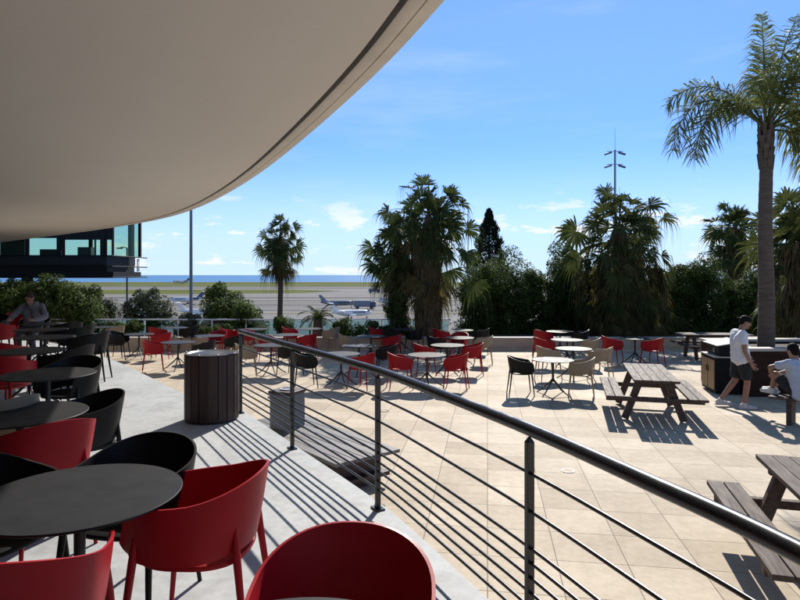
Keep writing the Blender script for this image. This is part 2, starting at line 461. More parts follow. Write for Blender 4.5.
# ------------------------------------------------------------------ far block with green glass
def glass_block():
    X1, Y0, D = -13.38, 28.0, 3.0; X0 = -38.0; W = X1 - X0
    zb = EYE - .13
    t = tag(empty('glazed_block', (X1, Y0, 0)), 'dark clad block with green tinted windows raised over the trees', 'building')
    def bx(mb, x0, x1, y0, y1, z0, z1): mb.box(((x0 + x1) / 2 - X1, (y0 + y1) / 2 - Y0, (z0 + z1) / 2), (x1 - x0, y1 - y0, z1 - z0))
    mb = MB(); bx(mb, X0, X1, Y0, Y0 + D, zb, zb + .28); mb.build('floor_slab', M['clad2'], t)
    mb = MB(); bx(mb, X0, X1 - .32, Y0 + .05, Y0 + D - .05, zb + .28, zb + .60); mb.build('lower_panel', M['clad2'], t)
    mb = MB(); bx(mb, X0, X1 - .3, Y0 - .02, Y0 + D, zb + .60, zb + 1.06); mb.build('cladding', M['clad'], t)
    zw, zt = zb + 1.06, zb + 3.2
    mb = MB(); bx(mb, X0, X1, Y0 - .05, Y0 + D + .05, zt, zt + .9); mb.build('roof', M['clad2'], t)
    px = lambda x, y=Y0: (x - 400) / 600 * y
    for x0, x1 in ((56.5, 60), (100, 104), (111.5, 113.2), (62.8, 63.8), (105, 106), (25, 28), (-20, -16), (-60, -56)):
        for yy in (Y0, Y0 + D - .12):
            mb = MB(); bx(mb, px(x0), px(x1), yy, yy + .12, zw, zt); mb.build('mullion', M['clad2'], t)
    mb = MB(); bx(mb, px(60.3), px(111), Y0 + .02, Y0 + .16, zw + .72, zt); mb.build('blind', M['clad2'], t)
    mb = MB(); bx(mb, px(-60), px(56), Y0 + .02, Y0 + .16, zw + .80, zt); mb.build('blind', M['clad2'], t)
    for y in (Y0 + .2, Y0 + D - .2):
        mb = MB(); bx(mb, X0, X1 - .05, y, y + .02, zw, zt); mb.build('pane', M['glass'], t)
    mb = MB(); bx(mb, X1 - .04, X1 - .02, Y0 + .25, Y0 + D - .25, zw, zt); mb.build('pane', M['glass'], t)
    # indoor partitions
    for x0, x1, y0, h in ((-20, 6, Y0 + 1.4, 2.1), (66, 80, Y0 + 1, .42), (14, 34, Y0 + 2, .36)):
        mb = MB(); bx(mb, px(x0), px(x1), y0, y0 + .3, zw, zw + h); mb.build('partition', M['interior'], t)
    for z in (zb + .02, zb + .53, zb + 1.02):
        mb = MB(); mb.tube([(-20, -.25, z), (.08, -.25, z), (.08, D + .55, z)], .028, 8); mb.build('balcony_rail', M['clad2'], t)
    bxx = MB(); bx(bxx, X1 - .10, X1 + .02, Y0 + D - .12, Y0 + D + .02, zw, zt); bxx.build('mullion', M['clad2'], t)
    for x in (-6, -12):
        mb = MB(); bx(mb, X1 + x - .06, X1 + x + .06, Y0 - .3, Y0 - .2, zb, zb + 1.05); mb.build('balcony_post', M['clad2'], t)
    mb = MB(); bx(mb, X1 - .02, X1 + .03, Y0 + D - .45, Y0 + D - .25, zb + .3, zb + .95); mb.build('corner_trim', M['white'], t)
    for x in (-5, -13, -21):
        mb = MB(); mb.tube([(x, 1.6, -3), (x, 1.6, zb)], .25, 12); mb.build('column', M['clad2'], t, smooth=50)
glass_block()

# ------------------------------------------------------------------ parapet and glass barrier
mb = MB(); mb.box((0, 0, .19), (56, .24, .38)); w = mb.build('parapet_wall', M['wall'], loc=(-10, 20.12, 0), bevel=.01)
tag(w, 'low beige parapet wall at the far side of the tiled plaza', 'wall')
mb = MB(); mb.box((0, 0, .40), (56, .30, .035)); mb.build('coping', M['cap'], w, bevel=.006)
gb = tag(empty('glass_barrier', (0, 23, .12)), 'glass barrier with a white top rail behind the parapet shrubs', 'barrier')
for i in range(13):
    x0 = -15 + i * 1.3
    mb = MB(); mb.box((x0 + .65, 0, .36), (1.2, .014, .55)); mb.build('glass_panel', M['barrier'], gb)
    mb = MB(); mb.box((x0, 0, .33), (.05, .05, .66)); mb.build('post', M['white'], gb)
mb = MB(); mb.box((-6.55, 0, .675), (17.0, .07, .05)); mb.build('top_rail', M['white'], gb, bevel=.006)

# ------------------------------------------------------------------ armchair
def smooth01(t): t = max(0, min(1, t)); return t * t * (3 - 2 * t)
def chair_proto(cname, mat):
    t = empty('armchair')
    TH = R(136); n = 44; m = 8
    def pl(q, k):            # plan of the shell, superellipse, k = flare
        s_, c_ = math.sin(q), -math.cos(q)
        e = .88
        x = math.copysign(abs(s_) ** e, s_) * .285 * k; y = math.copysign(abs(c_) ** e, c_) * (.275 if c_ < 0 else .40) * k
        return x, y
    def rows(off):
        V = []
        for i in range(n + 1):
            q = -TH + 2 * TH * i / n; a = abs(q) / TH
            zt = .815 - .115 * smooth01(a * 1.05); zl = .485 - .03 * smooth01((a - .25) / .5)
            en = max(0, (a - .86) / .14); zt -= (1 - math.sqrt(max(0, 1 - en * en))) * .16
            zl += (1 - math.sqrt(max(0, 1 - en * en))) * .03
            col = []
            for j in range(m + 1):
                u = j / m; z = zl + (zt - zl) * u
                k = .865 + .135 * (u ** .8)
                x, y = pl(q, k); rr = math.hypot(x, y); f = (rr + off) / rr
                col.append((x * f, y * f - .02 * u, z))
            V.append(col)
        return V
    A, Bv = rows(.006), rows(-.006)
    mb = MB(); m1 = m + 1
    for V in (A, Bv): mb.v += [p for c in V for p in c]
    nb = (n + 1) * m1
    for i in range(n):
        for j in range(m):
            a = i * m1 + j; b = a + m1
            mb.f.append((a, b, b + 1, a + 1)); mb.f.append((nb + a, nb + a + 1, nb + b + 1, nb + b))
        a = i * m1; b = a + m1
        mb.f.append((a, nb + a, nb + b, b)); a += m; b += m; mb.f.append((a, b, nb + b, nb + a))
    for i in (0, n):
        for j in range(m):
            a = i * m1 + j
            mb.f.append((a, a + 1, nb + a + 1, nb + a) if i == 0 else (a, nb + a, nb + a + 1, a + 1))
    mb.build('shell', mat, t, smooth=50)
    mb = MB(); prof = [(.0, .442)]
    ring = []
    K = 40
    lay = [(.02, .462), (.6, .459), (.9, .464), (.985, .458), (1.0, .447), (.985, .436), (.9, .430), (.02, .43)]
    for s_, z in lay:
        for k in range(K):
            q = 2 * math.pi * k / K; c_, sn = math.cos(q), math.sin(q)
            x = math.copysign(abs(c_) ** .75, c_) * .243; y = math.copysign(abs(sn) ** .75, sn) * .245 + .01
            mb.v.append((x * s_, y * s_, z))
    for i in range(len(lay) - 1):
        for k in range(K):
            a = i * K + k; b = i * K + (k + 1) % K; mb.f.append((a, a + K, b + K, b))
    mb.f.append(tuple(range(K))); mb.f.append(tuple((len(lay) - 1) * K + k for k in reversed(range(K))))
    mb.build('seat', mat, t, smooth=50)
    for sx in (-1, 1):
        mb = MB(); mb.tube([(sx * .224, .205, .57), (sx * .232, .215, .46), (sx * .246, .24, .25), (sx * .264, .268, 0)], [.014, .0185, .0155, .0115], 10)
        mb.build('leg', mat, t, smooth=50)
        mb = MB(); mb.tube([(sx * .168, -.215, .60), (sx * .172, -.222, .47), (sx * .19, -.25, .25), (sx * .21, -.285, 0)], [.010, .0185, .0155, .0115], 10)
        mb.build('leg', mat, t, smooth=50)
    return t
PROTO = {}
def chair(colr, x, y, z, face, label):
    if colr not in PROTO:
        o = PROTO[colr] = chair_proto(colr, M[{'red': 'red', 'black': 'black', 'beige': 'beige'}[colr]])
    else: o = copy_tree(PROTO[colr])
    o.scale = (1, 1, 1); o.location = (x, y, z); o.rotation_euler.z = face - math.pi / 2      # local +Y is the front
    tag(o, label, 'chair', 'moulded armchairs around the cafe tables')
    return o
TPROTO = []
def table(x, y, z, rz, label, r=.43):
    if TPROTO: o = copy_tree(TPROTO[0])
    else:
        o = empty('cafe_table')
        mb = MB(); mb.lathe([(.425, .718), (.43, .721), (.43, .727), (.427, .730)], 72); mb.build('tabletop', M['top'], o, smooth=40)
        mb = MB(); mb.lathe([(.10, .7165), (.09, .708), (.028, .70), (.024, .60), (.024, .36), (.034, .30), (.034, .27)], 20); mb.build('column', M['steel'], o, smooth=40)
        for k in range(4):
            q = math.pi / 2 * k + .4; c_, s_ = math.cos(q), math.sin(q)
            mb = MB(); mb.tube([(c_ * .015, s_ * .015, .315), (c_ * .10, s_ * .10, .23), (c_ * .28, s_ * .28, .07), (c_ * .385, s_ * .385, .012)], [.018, .017, .014, .012], 8)
            l = mb.build('leg', M['steel'], o, smooth=50)
            mb = MB(); mb.lathe([(.02, 0), (.02, .012)], 10, (c_ * .385, s_ * .385, 0)); mb.build('foot', M['steel'], l)
        TPROTO.append(o)
    o.location = (x, y, z); o.rotation_euler.z = rz
    tag(o, label, 'table', 'round grey cafe tables')
    return o

WD = {'red': 'red armchair', 'black': 'black armchair', 'beige': 'beige armchair'}
# plaza tables: pixel of the top centre, phrase, chairs (colour, angle around the table, distance, side word)
A_, B_, C_, D_ = 'the row beside the picnic table', 'the row before the thick palm', 'the row below the flowering bush', 'the row by the slender palm'
PL = [
    (553, 359.6, 'front table in ' + A_, [('black', 176, .67, 'left of'), ('beige', -14, .56, 'right of')]),
    (573.6, 348.4, 'second table in ' + A_, [('beige', 190, .66, 'left of'), ('beige', -22, .62, 'right of')]),
    (567, 339.6, 'third table in ' + A_, [('red', 186, .66, 'left of'), ('beige', -12, .6, 'right of')]),
    (560, 331.4, 'last table in ' + A_, [('red', 196, .6, 'left of'), ('black', -14, .6, 'right of')]),
    (427, 354.6, 'front table in ' + B_, [('red', 192, .62, 'left of'), ('red', -18, .66, 'right of')]),
    (447.6, 345, 'second table in ' + B_, [('red', 196, .64, 'left of'), ('red', -12, .62, 'right of')]),
    (459, 337.6, 'third table in ' + B_, [('black', 188, .66, 'left of'), ('beige', -14, .68, 'right of'), ('red', 84, .6, 'behind')]),
    (460, 330, 'last table in ' + B_, [('red', 192, .64, 'left of'), ('black', -14, .68, 'right of')]),
    (341, 353.6, 'front table in ' + C_, [('black', 188, .80, 'left of'), ('red', -32, .6, 'right of')]),
    (359, 345.6, 'second table in ' + C_, [('black', -16, .72, 'right of')]),
    (371, 336, 'third table in ' + C_, [('beige', 190, .66, 'left of'), ('red', -14, .62, 'right of')]),
    (400, 329, 'last table in ' + C_, [('red', 187, .74, 'left of'), ('black', 245, .62, 'before'), ('black', -40, .62, 'right of')]),
    (271, 345, 'front table in ' + D_, [('beige', 207, .62, 'left of'), ('black', -20, .56, 'right of')]),
    (287, 334.6, 'second table in ' + D_, [('red', 205, .6, 'left of'), ('red', -14, .66, 'right of')]),
    (310, 328.6, 'last table in ' + D_, [('red', 188, .64, 'left of'), ('beige', -16, .76, 'right of')]),
    (209.6, 335.6, 'table rising right behind the slatted bin', [('red', 85, .6, 'behind'), ('black', -12, .8, 'right of')]),
    (254, 329, 'table at the far railing end', [('red', 258, .6, 'before'), ('red', 195, .8, 'left of')]),
    (178, 342, 'table beyond the deck edge nearest the slatted bin', [('red', 190, .62, 'left of'), ('black', -14, .78, 'right of')]),
    (139, 334, 'table in front of the round flowering shrub', [('black', 205, .66, 'before'), ('black', 165, .74, 'left of'), ('red', -6, .72, 'right of')]),
    (174, 327.6, 'table below the tall lamp mast', [('red', 235, .62, 'left of'), ('black', -16, .64, 'right of')]),
    (104, 327, 'table below the thin lamp post', [('beige', -24, .55, 'right of')]),
    (635, 338, 'table under the drooping palm', [('red', 192, .72, 'left of'), ('red', -62, .6, 'before')]),
]
rnd = random.Random(3)
for px, py, ph, chs in PL:
    x, y = at(px, py, EYE - .73)
    ad = 'grey topped round ' + ph
    if len(ad.split()) > 15: ad = 'round grey ' + ph
    table(x, y, 0, rnd.uniform(0, 1.5), ad)
    for colr, ang, d, side in chs:
        a = R(ang); cx, cy = x + d * math.cos(a), y + d * math.sin(a)
        lab = f'{WD[colr]} {side} the {ph}'
        chair(colr, cx, cy, 0, a + math.pi + R(rnd.uniform(-14, 14)), lab).scale = (.92, .92, 1)

def deck_table(x, y, lab): table(x, y, DECK, rnd.uniform(0, 1.5), lab)
T0, T1_, T2_, T3_, T4_, T5_, T6_, T7_ = (-.26, 1.38), (-1.42, 2.66), (-2.66, 4.2), (-3.46, 5.9), (-4.76, 7.7), (-5.56, 9.4), (-6.4, 10.7), (-7.07, 11.95)
for p, lab in ((T0, 'round grey table cut off by the bottom of the photo'), (T1_, 'large round grey table in front, with two red armchairs close to the camera'),
               (T2_, 'round grey table with the big black armchair, second along the deck'), (T3_, 'round grey table between a beige and a black armchair on the deck'),
               (T4_, 'round grey deck table fourth from the camera'), (T5_, 'round grey deck table fifth from the camera'),
               (T6_, 'round grey deck table just before the seated man\'s table'), (T7_, 'round grey deck table at which the man in grey sits')):
    deck_table(*p, lab)
for colr, x, y, f, lab in [
    ('red', -.18, 1.86, (-.04, -1), 'red armchair facing the camera at the bottom edge of the photo'),
    ('red', -.92, 2.79, (-1, .06), 'red armchair seen whole in front, tucked under the large table, its outer side showing'),
    ('red', -1.34, 2.12, (-.2, 1), 'red armchair cut off by the bottom corner, before the large table'),
    ('black', -1.375, 3.10, (-.2, -1), 'black armchair behind the large front table, its round back outermost'),
    ('black', -1.98, 2.86, (.9, -.25), 'black armchair at the far side of the large front table, by the frame edge'),
    ('black', -2.38, 4.46, (-.55, -.5), 'big black armchair on the deck behind the second table'),
    ('red', -2.28, 3.83, (-.75, .65), 'red armchair tucked under the second deck table, its outer side showing'),
    ('black', -3.50, 6.36, (-.1, -1), 'black armchair behind the third deck table'),
    ('beige', -3.05, 4.48, (-.97, .26), 'beige armchair on the deck, the only pale one there'),
    ('red', -4.50, 6.83, (-.1, 1), 'red armchair before the fourth deck table'),
    ('black', -4.24, 7.66, (-1, .05), 'black armchair pulled up to the side of the fourth deck table'),
    ('black', -5.02, 9.7, (-1, -.2), 'black armchair standing free at the aisle with its back showing'),
    ('red', -5.45, 8.2, (-.1, 1), 'red armchair between the fourth and the fifth deck table'),
    ('black', -5.9, 10.95, (-1, -.2), 'black armchair at the aisle side of the sixth deck table'),
    ('black', -6.45, 11.55, (-.8, .4), 'black armchair at the aisle side of the seated man\'s table'),
    ('red', -7.95, 11.8, (.1, 1), 'red armchair before the table of the seated man'),
    ('black', -7.80, 12.82, (.35, -.9), 'black armchair in which the man in grey sits'),
    ('black', -9.0, 13.3, (.2, -1), 'black armchair beside the seated man, towards the frame edge'),
    ('red', -9.2, 14.3, (.2, -1), 'red armchair behind the seated man by the dark trees'),
]:
    chair(colr, x, y, DECK, math.atan2(f[1], f[0]), lab)

# ------------------------------------------------------------------ picnic tables
def picnic_proto():
    o = empty('picnic_table'); L = 2.0
    for i in range(5):
        mb = MB(); mb.box((-.288 + i * .144, rnd.uniform(-.006, .006), .728), (.138, L, .044)); mb.build('top_plank', M['wood'], o, bevel=.005)
    for s_ in (-1, 1):
        for k in range(2):
            mb = MB(); mb.box((s_ * (.575 + .15 * k), rnd.uniform(-.006, .006), .437), (.138, L * .98, .044)); mb.build('seat_plank', M['wood'], o, bevel=.005)
    for e in (-1, 1):
        y = e * .72
        mb = MB(); mb.box((0, y, .672), (.64, .07, .066)); mb.build('top_brace', M['wood'], o, bevel=.004)
        mb = MB(); mb.box((0, y - e * .002, .375), (1.56, .07, .078)); mb.build('seat_beam', M['wood'], o, bevel=.004)
        for s_ in (-1, 1):
            mb = MB(); mb.bar((s_ * .22, y - e * .075, .70), (s_ * .47, y - e * .075, .02), .075, .115, up=(1, 0, 0))
            mb.build('leg', M['wood'], o, bevel=.004)
    mb = MB(); mb.box((0, 0, .655), (.09, 1.2, .05)); mb.build('centre_brace', M['wood'], o, bevel=.004)
    return o
ang = -math.atan2(.265, .965)
pp = picnic_proto(); pp.location = (4.52, 10.9, 0); pp.rotation_euler.z = ang
tag(pp, 'dark wooden picnic table standing whole in the middle of the sunny plaza', 'picnic table', 'wooden picnic tables')
p2 = copy_tree(pp); p2.location = (3.56, 4.82, 0)
tag(p2, 'dark wooden picnic table close behind the handrail, cut by the frame edge', 'picnic table', 'wooden picnic tables')
p3 = copy_tree(pp); p3.location = (9.35, 17.9, 0); p3.rotation_euler.z = R(84)
tag(p3, 'dark wooden picnic table in tree shade behind the bin cabinet', 'picnic table', 'wooden picnic tables')

# ------------------------------------------------------------------ benches
bl = Vector((-1.46, 1.78)).normalized(); br_ = Vector((bl.y, -bl.x))   # along, and away from the deck
c0 = Vector((0, 7.07)); cc = c0 + bl * 1.2 - br_ * .45
be = tag(empty('wide_bench', (cc.x, cc.y, 0), math.atan2(bl.y, bl.x) - math.pi / 2), 'wide grey slatted bench below the railing at the foot of the deck', 'bench')
for i in range(7):
    mb = MB(); mb.box((-.39 + i * .13, 0, .43), (.122, 2.4, .04)); mb.build('slat', M['woodx'], be, bevel=.004)
for y in (-.75, .75):
    mb = MB(); mb.box((0, y, .205), (.74, .34, .41)); mb.build('leg', M['slat'], be, bevel=.006)
mb = MB(); mb.box((.02, -.95, .14), (.8, .2, .05)); mb.build('foot_shelf', M['slat'], be, bevel=.004)
u = Vector((-.72, .69)); hip = Vector((6.68, 9.98)); bc = hip - u * .45
sb = tag(empty('plank_bench', (bc.x, bc.y, 0), math.atan2(u.y, u.x) - math.pi / 2), 'dark plank bench under the seated man in the blue grey T-shirt', 'bench')
for i in (-1, 0, 1):
    mb = MB(); mb.box((i * .125, 0, .43), (.118, 1.8, .04)); mb.build('seat_plank', M['wood'], sb, bevel=.004)
for y in (-.6, .6):
    mb = MB(); mb.box((0, y, .205), (.32, .08, .41)); mb.build('leg', M['wood'], sb, bevel=.004)

# ------------------------------------------------------------------ bins
x, y = -2.22, 7.08
bn = tag(empty('litter_bin', (x, y, DECK)), 'round litter bin clad in dark brown vertical slats on the deck', 'bin')
mb = MB(); ns = 18
for k in range(ns):
    q = 2 * math.pi * (k + .5) / ns; w = 2 * math.pi * .298 / ns - .008
    mb.box((.295 * math.cos(q), .295 * math.sin(q), .395), (.022, w, .75), q)
mb.build('slat_cladding', M['slat'], bn, bevel=.003)
mb = MB(); mb.lathe([(.27, .03), (.278, .765), (.270, .79), (.255, .775), (.250, .06)], 40, cap0=True, cap1=True); mb.build('liner', M['galv'], bn, smooth=40)
mb = MB(); mb.lathe([(.29, .772), (.31, .776), (.31, .784), (.27, .784), (.262, .76)], 48, cap0=False, cap1=False); mb.build('top_ring', M['slat'], bn, smooth=40)
mb = MB(); mb.lathe([(.26, 0), (.26, .04)], 32); mb.build('base', M['steel'], bn)
mb = MB()
for k in range(0, ns, 2):
    q = 2 * math.pi * (k + 1) / ns
    mb.lathe([(.008, 0), (.008, .012), (.004, .015)], 8, (.30 * math.cos(q), .30 * math.sin(q), .784))
mb.build('rim_bolts', M['galv'], bn)
x, y = at(287.5, 389.5, 1.55)
gbn = tag(empty('ash_bin', (x, y, 0), R(-25)), 'grey speckled square waste bin on the plaza beside the wide bench', 'bin')
mb = MB(); mb.box((0, 0, .46), (.34, .34, .90)); mb.build('casing', M['stone'], gbn, bevel=.012)
mb = MB(); mb.box((0, 0, .93), (.37, .37, .04)); mb.build('lid', M['slat'], gbn, bevel=.008)
mb = MB(); mb.lathe([(.09, .951), (.10, .956), (.10, .966), (.08, .966), (.075, .952)], 24); mb.build('ash_ring', M['galv'], gbn, smooth=40)
# bin cabinet
cb = tag(empty('bin_cabinet', (6.60, 12.55, 0), R(-9)), 'black bin cabinet with tan board doors beside the palm planter', 'bin')
mb = MB(); mb.box((.25, .42, .40), (.50, .84, .74)); mb.build('cabinet', M['binblack'], cb, bevel=.008)
for k in range(2):
    mb = MB(); mb.box((-.012, .215 + .40 * k, .40), (.022, .36, .62)); d = mb.build('door', M['tan'], cb, bevel=.004)
    mb = MB(); mb.box((-.03, .36 + .11 * k, .5), (.014, .018, .12)); mb.build('handle', M['binblack'], d)
mb = MB(); mb.box((.25, .42, .782), (.54, .88, .026)); mb.build('counter', M['cap'], cb, bevel=.004)
mb = MB()
mb.add([(.10, 0, .80), (.50, 0, .80), (.50, 0, 1.08), (.06, 0, 1.0), (.10, .84, .80), (.50, .84, .80), (.50, .84, 1.08), (.06, .84, 1.0)],
       [(0, 1, 2, 3), (7, 6, 5, 4), (0, 3, 7, 4), (1, 5, 6, 2), (0, 4, 5, 1), (3, 2, 6, 7)])
mb.build('hood_body', M['binblack'], cb, bevel=.008)
mb = MB(); m = Matrix.Rotation(-math.atan2(.08, .44), 3, 'Y'); mb.box((.275, .42, 1.06), (.52, .90, .022), m=m); mb.build('hood_lid', M['hood'], cb, bevel=.004)
mb = MB(); mb.box((.068, .30, .90), (.02, .03, .1)); mb.build('flap_handle', M['galv'], cb)
# floor lights
for px, py, lab in ((568, 471, 'flush round floor light in the tiles nearer the handrail'), (384, 411, 'flush round floor light in the tiles towards the cafe tables')):
    x, y = at(px, py, EYE)
    f = tag(empty('floor_light', (x, y, 0)), lab, 'floor light', 'flush floor lights')
    mb = MB(); mb.lathe([(.085, .004), (.083, .007), (.068, .007), (.066, .004)], 32, cap0=False, cap1=False); mb.build('ring', M['steel'], f, smooth=40)
    mb = MB(); mb.lathe([(.066, .002), (.066, .0045)], 32); mb.build('lens', M['wall'], f)

# ------------------------------------------------------------------ planter
pl = tag(empty('palm_planter', (7.15, 12.3, 0)), 'raised dark wood planter with a pale cap around the feather palm', 'planter')
PW, PD, PH = 7.0, 1.95, 1.0
mb = MB(); mb.box((PW / 2, .06, PH / 2 - .03), (PW, .12, PH - .06)); mb.build('front_panel', M['brown'], pl)
mb = MB(); mb.box((PW / 2, PD - .06, PH / 2 - .03), (PW, .12, PH - .06)); mb.build('rear_panel', M['brown'], pl)
for xx in (.06, PW - .06):
    mb = MB(); mb.box((xx, PD / 2, PH / 2 - .03), (.12, PD - .242, PH - .06)); mb.build('side_panel', M['brown'], pl)
mb = MB()
mb.box((PW / 2, .08, PH - .03), (PW + .06, .28, .06)); mb.box((PW / 2, PD - .08, PH - .03), (PW + .06, .28, .06))
for xx in (.09, PW - .09): mb.box((xx, PD / 2, PH - .032), (.27, PD - .44, .056))
mb.build('cap', M['cap'], pl, bevel=.005)
mb = MB(); mb.box((PW / 2, PD / 2, PH - .16), (PW - .25, PD - .25, .12)); mb.build('soil', M['soil'], pl)

# ------------------------------------------------------------------ palms
UP = Vector((0, 0, 1))
def fan_frond(mb, base, d, Lp, Rb, rng, droop=.5, nseg=20, spread=R(105), grav=.25, stalk=True, rollv=.95):
    d = d.normalized(); pts = []
    for i in range(6):
        s_ = Lp * i / 5; pts.append(base + d * s_ - UP * (grav * s_ * s_))
    t = (pts[-1] - pts[-2]).normalized()
    side = t.cross(UP)
    if side.length < .1: side = Vector((1, 0, 0))
    side.normalize(); nrm = side.cross(t)
    roll = rng.uniform(-rollv, rollv); q = Quaternion(t, roll); side = q @ side; nrm = q @ nrm
    q = Quaternion(side, rng.uniform(-.5, .25)); t2 = q @ t; nrm = q @ nrm
    if stalk: mb.tube(pts, [.016, .014, .012, .011, .010, .009], 4, cap=False)
    hub = pts[-1]; da = 2 * spread / nseg
    for i in range(nseg):
        a = -spread + da * (i + .5) + rng.uniform(-.03, .03)
        rr = Rb * (1 - .18 * (abs(a) / spread) ** 2) * rng.uniform(.82, 1.08)
        dr = t2 * math.cos(a) + side * math.sin(a) + nrm * (.25 * abs(math.sin(a)))
        dr.normalize()
        wv = (side * math.cos(a) - t2 * math.sin(a)) + nrm * (.5 if i % 2 else -.5); wv.normalize()
        hw = rr * .5 * da * .56
        dd = droop * rng.uniform(.5, 1.5)
        k = rng.uniform(.5, .72)                               # where the segment breaks and hangs
        p0 = hub + dr * rr * .03; p1 = hub + dr * rr * .42 - UP * (dd * rr * .03); p2 = hub + dr * rr * k - UP * (dd * rr * .09)
        p3 = p2 + dr * rr * .12 - UP * (dd * rr * .20); p4 = p3 + dr * rr * .03 - UP * (dd * rr * rng.uniform(.25, .75))
        ws = (.006, hw * .86, hw * .42, hw * .17, .0015)
        ps = (p0, p1, p2, p3, p4); o = len(mb.v)
        for p, w in zip(ps, ws): mb.v.append(tuple(p - wv * w)); mb.v.append(tuple(p + wv * w))
        for k2 in range(4): mb.f.append((o + 2 * k2, o + 2 * k2 + 1, o + 2 * k2 + 3, o + 2 * k2 + 2))
def skirt_fronds(mb, n, zt, zb, rt, rb, rng, Lp=.5, Rb=.8):
    for i in range(n):
        u_ = rng.random(); z = zb + (zt - zb) * u_; q = i * 2.39996 + rng.uniform(-.3, .3); r = (rb + (rt - rb) * u_)
        el = R(rng.uniform(-80, -52)); d = Vector((math.cos(q) * math.cos(el), math.sin(q) * math.cos(el), math.sin(el)))
        L = min(Lp * rng.uniform(.6, 1.2), max(.1, z - .35)); Rr = min(Rb * rng.uniform(.6, 1.1), max(.25, z - L))
        fan_frond(mb, Vector((r * math.cos(q), r * math.sin(q), z)), d, L, Rr, rng, .55, 14, R(rng.uniform(28, 65)), .35, True, .6)
def thatch(mb, zt, zb, rt, rb, count, rng, ln=(.5, .95), wob=.12, cx=0, cy=0):
    for _ in range(count):
        u_ = rng.random(); z = zb + (zt - zb) * u_; q = rng.uniform(0, 2 * math.pi)
        r = rb + (rt - rb) * u_ + rng.uniform(-.12, wob)
        l = rng.uniform(*ln); w = rng.uniform(.008, .03)
        z2 = max(.03, z - l); r2 = r + rng.uniform(-.10, .10)
        q2 = q + rng.uniform(-.25, .25); zm = (z + z2) / 2
        tx, ty = -math.sin(q), math.cos(q)
        P = [(r, z, q), ((r + r2) / 2 + .05, zm, (q + q2) / 2), (r2, z2, q2)]
        o = len(mb.v)
        for (rr, zz, qq), ww in zip(P, (w, w * 1.1, w * .4)):
            x, y = cx + rr * math.cos(qq), cy + rr * math.sin(qq)
            mb.v.append((x - tx * ww, y - ty * ww, zz)); mb.v.append((x + tx * ww, y + ty * ww, zz))
        for k in range(2): mb.f.append((o + 2 * k, o + 2 * k + 1, o + 2 * k + 3, o + 2 * k + 2))

def fan_palm(loc, h, rtr, n, Lp, Rb, label, seed, lowest=-35, skirt=None, mat='fan', droop=.6, spear=.9, dead=0, cat='palm', rb=None, hang=None):
    """h: height of the crown's heart over the base."""
    rng = random.Random(seed)
    t = tag(empty('fan_palm', loc), label, cat, None)
    mb = MB(); pts = []; rs = []
    K = 14
    for i in range(K + 1):
        u_ = i / K; pts.append((.04 * math.sin(u_ * 4 + seed), .04 * math.cos(u_ * 3 + seed), h * u_)); rs.append(((rb or rtr * 1.35) * (1 - u_) + rtr * u_) * rng.uniform(.96, 1.05))
    rs[-1] = .05; rs[-2] *= .8
    mb.tube(pts, rs, 14); mb.build('trunk', M['trunk2'], t, smooth=60)
    mb = MB(); heart = Vector((pts[-1][0], pts[-1][1], h)); ga = 2.39996
    for i in range(n):
        u_ = (i + .5) / n; el = R(74) * (1 - u_ ** .85) + R(lowest) * u_ ** .85 + rng.uniform(-.26, .26)
        q = i * ga + rng.uniform(-.4, .4)
        d = Vector((math.cos(q) * math.cos(el), math.sin(q) * math.cos(el), math.sin(el)))
        k = .72 + .28 * min(1, u_ * 2.2)
        fan_frond(mb, heart - UP * (.55 * u_), d, Lp * k * (rng.uniform(.18, .6) if i % 3 == 0 else rng.uniform(.5, 1.3)), Rb * k * rng.uniform(.7, 1.05), rng, droop * rng.uniform(.5, 1.2), 18, R(rng.uniform(85, 125)), .12 + .3 * u_, True, 1.35)
    if spear:
        mb.tube([heart, heart + Vector((.02, 0, spear * .5)), heart + Vector((-.01, .02, spear))], [.03, .022, .004], 5)
    mb.build('crown', M[mat], t)
    if dead:
        mb = MB()
        for i in range(dead):
            q = i * ga + .7; el = R(rng.uniform(-78, -40))
            d = Vector((math.cos(q) * math.cos(el), math.sin(q) * math.cos(el), math.sin(el)))
            fan_frond(mb, heart - UP * rng.uniform(.4, .9), d, Lp * rng.uniform(.7, 1), Rb * rng.uniform(.7, 1), rng, .9, 14, R(60), .5)
        mb.build('hanging_fronds', M['skirtg'], t)
    if hang:
        for kk, (cnt, zt, zb, rt, rb_, mt, Rq) in enumerate(hang):
            mb = MB(); skirt_fronds(mb, cnt, zt, zb, rt, rb_, rng, .5, Rq); mb.build('hanging_skirt', M[mt], t)
    if skirt:
        mb = MB()
        for zt, zb, rt, rb_, cnt, mt in skirt[:1]: thatch(mb, zt, zb, rt, rb_, cnt, rng)
        mb.build('dead_skirt', M[skirt[0][5]], t)
        if len(skirt) > 1:
            mb = MB()
            for zt, zb, rt, rb_, cnt, mt in skirt[1:]: thatch(mb, zt, zb, rt, rb_, cnt, rng, wob=.3)
            mb.build('outer_skirt', M[skirt[1][5]], t)
    return t
# slender palm beyond the barrier
Y = 35; h_ = 2.4 + EYE + (275 - 234) / 600 * Y
fan_palm(((280 - 400) / 600 * Y, Y, -2.4), h_, .13, 42, 1.10, 1.10, 'slender fan palm standing alone against the sky left of the thick palm', 11, -45, [(h_ - .2, h_ - 1.9, .30, .22, 700, 'dead')], 'fan', .95, 1.2, 18, rb=.17, hang=[(34, h_ - .3, h_ - 1.2, .2, .12, 'skirtg', .8)])
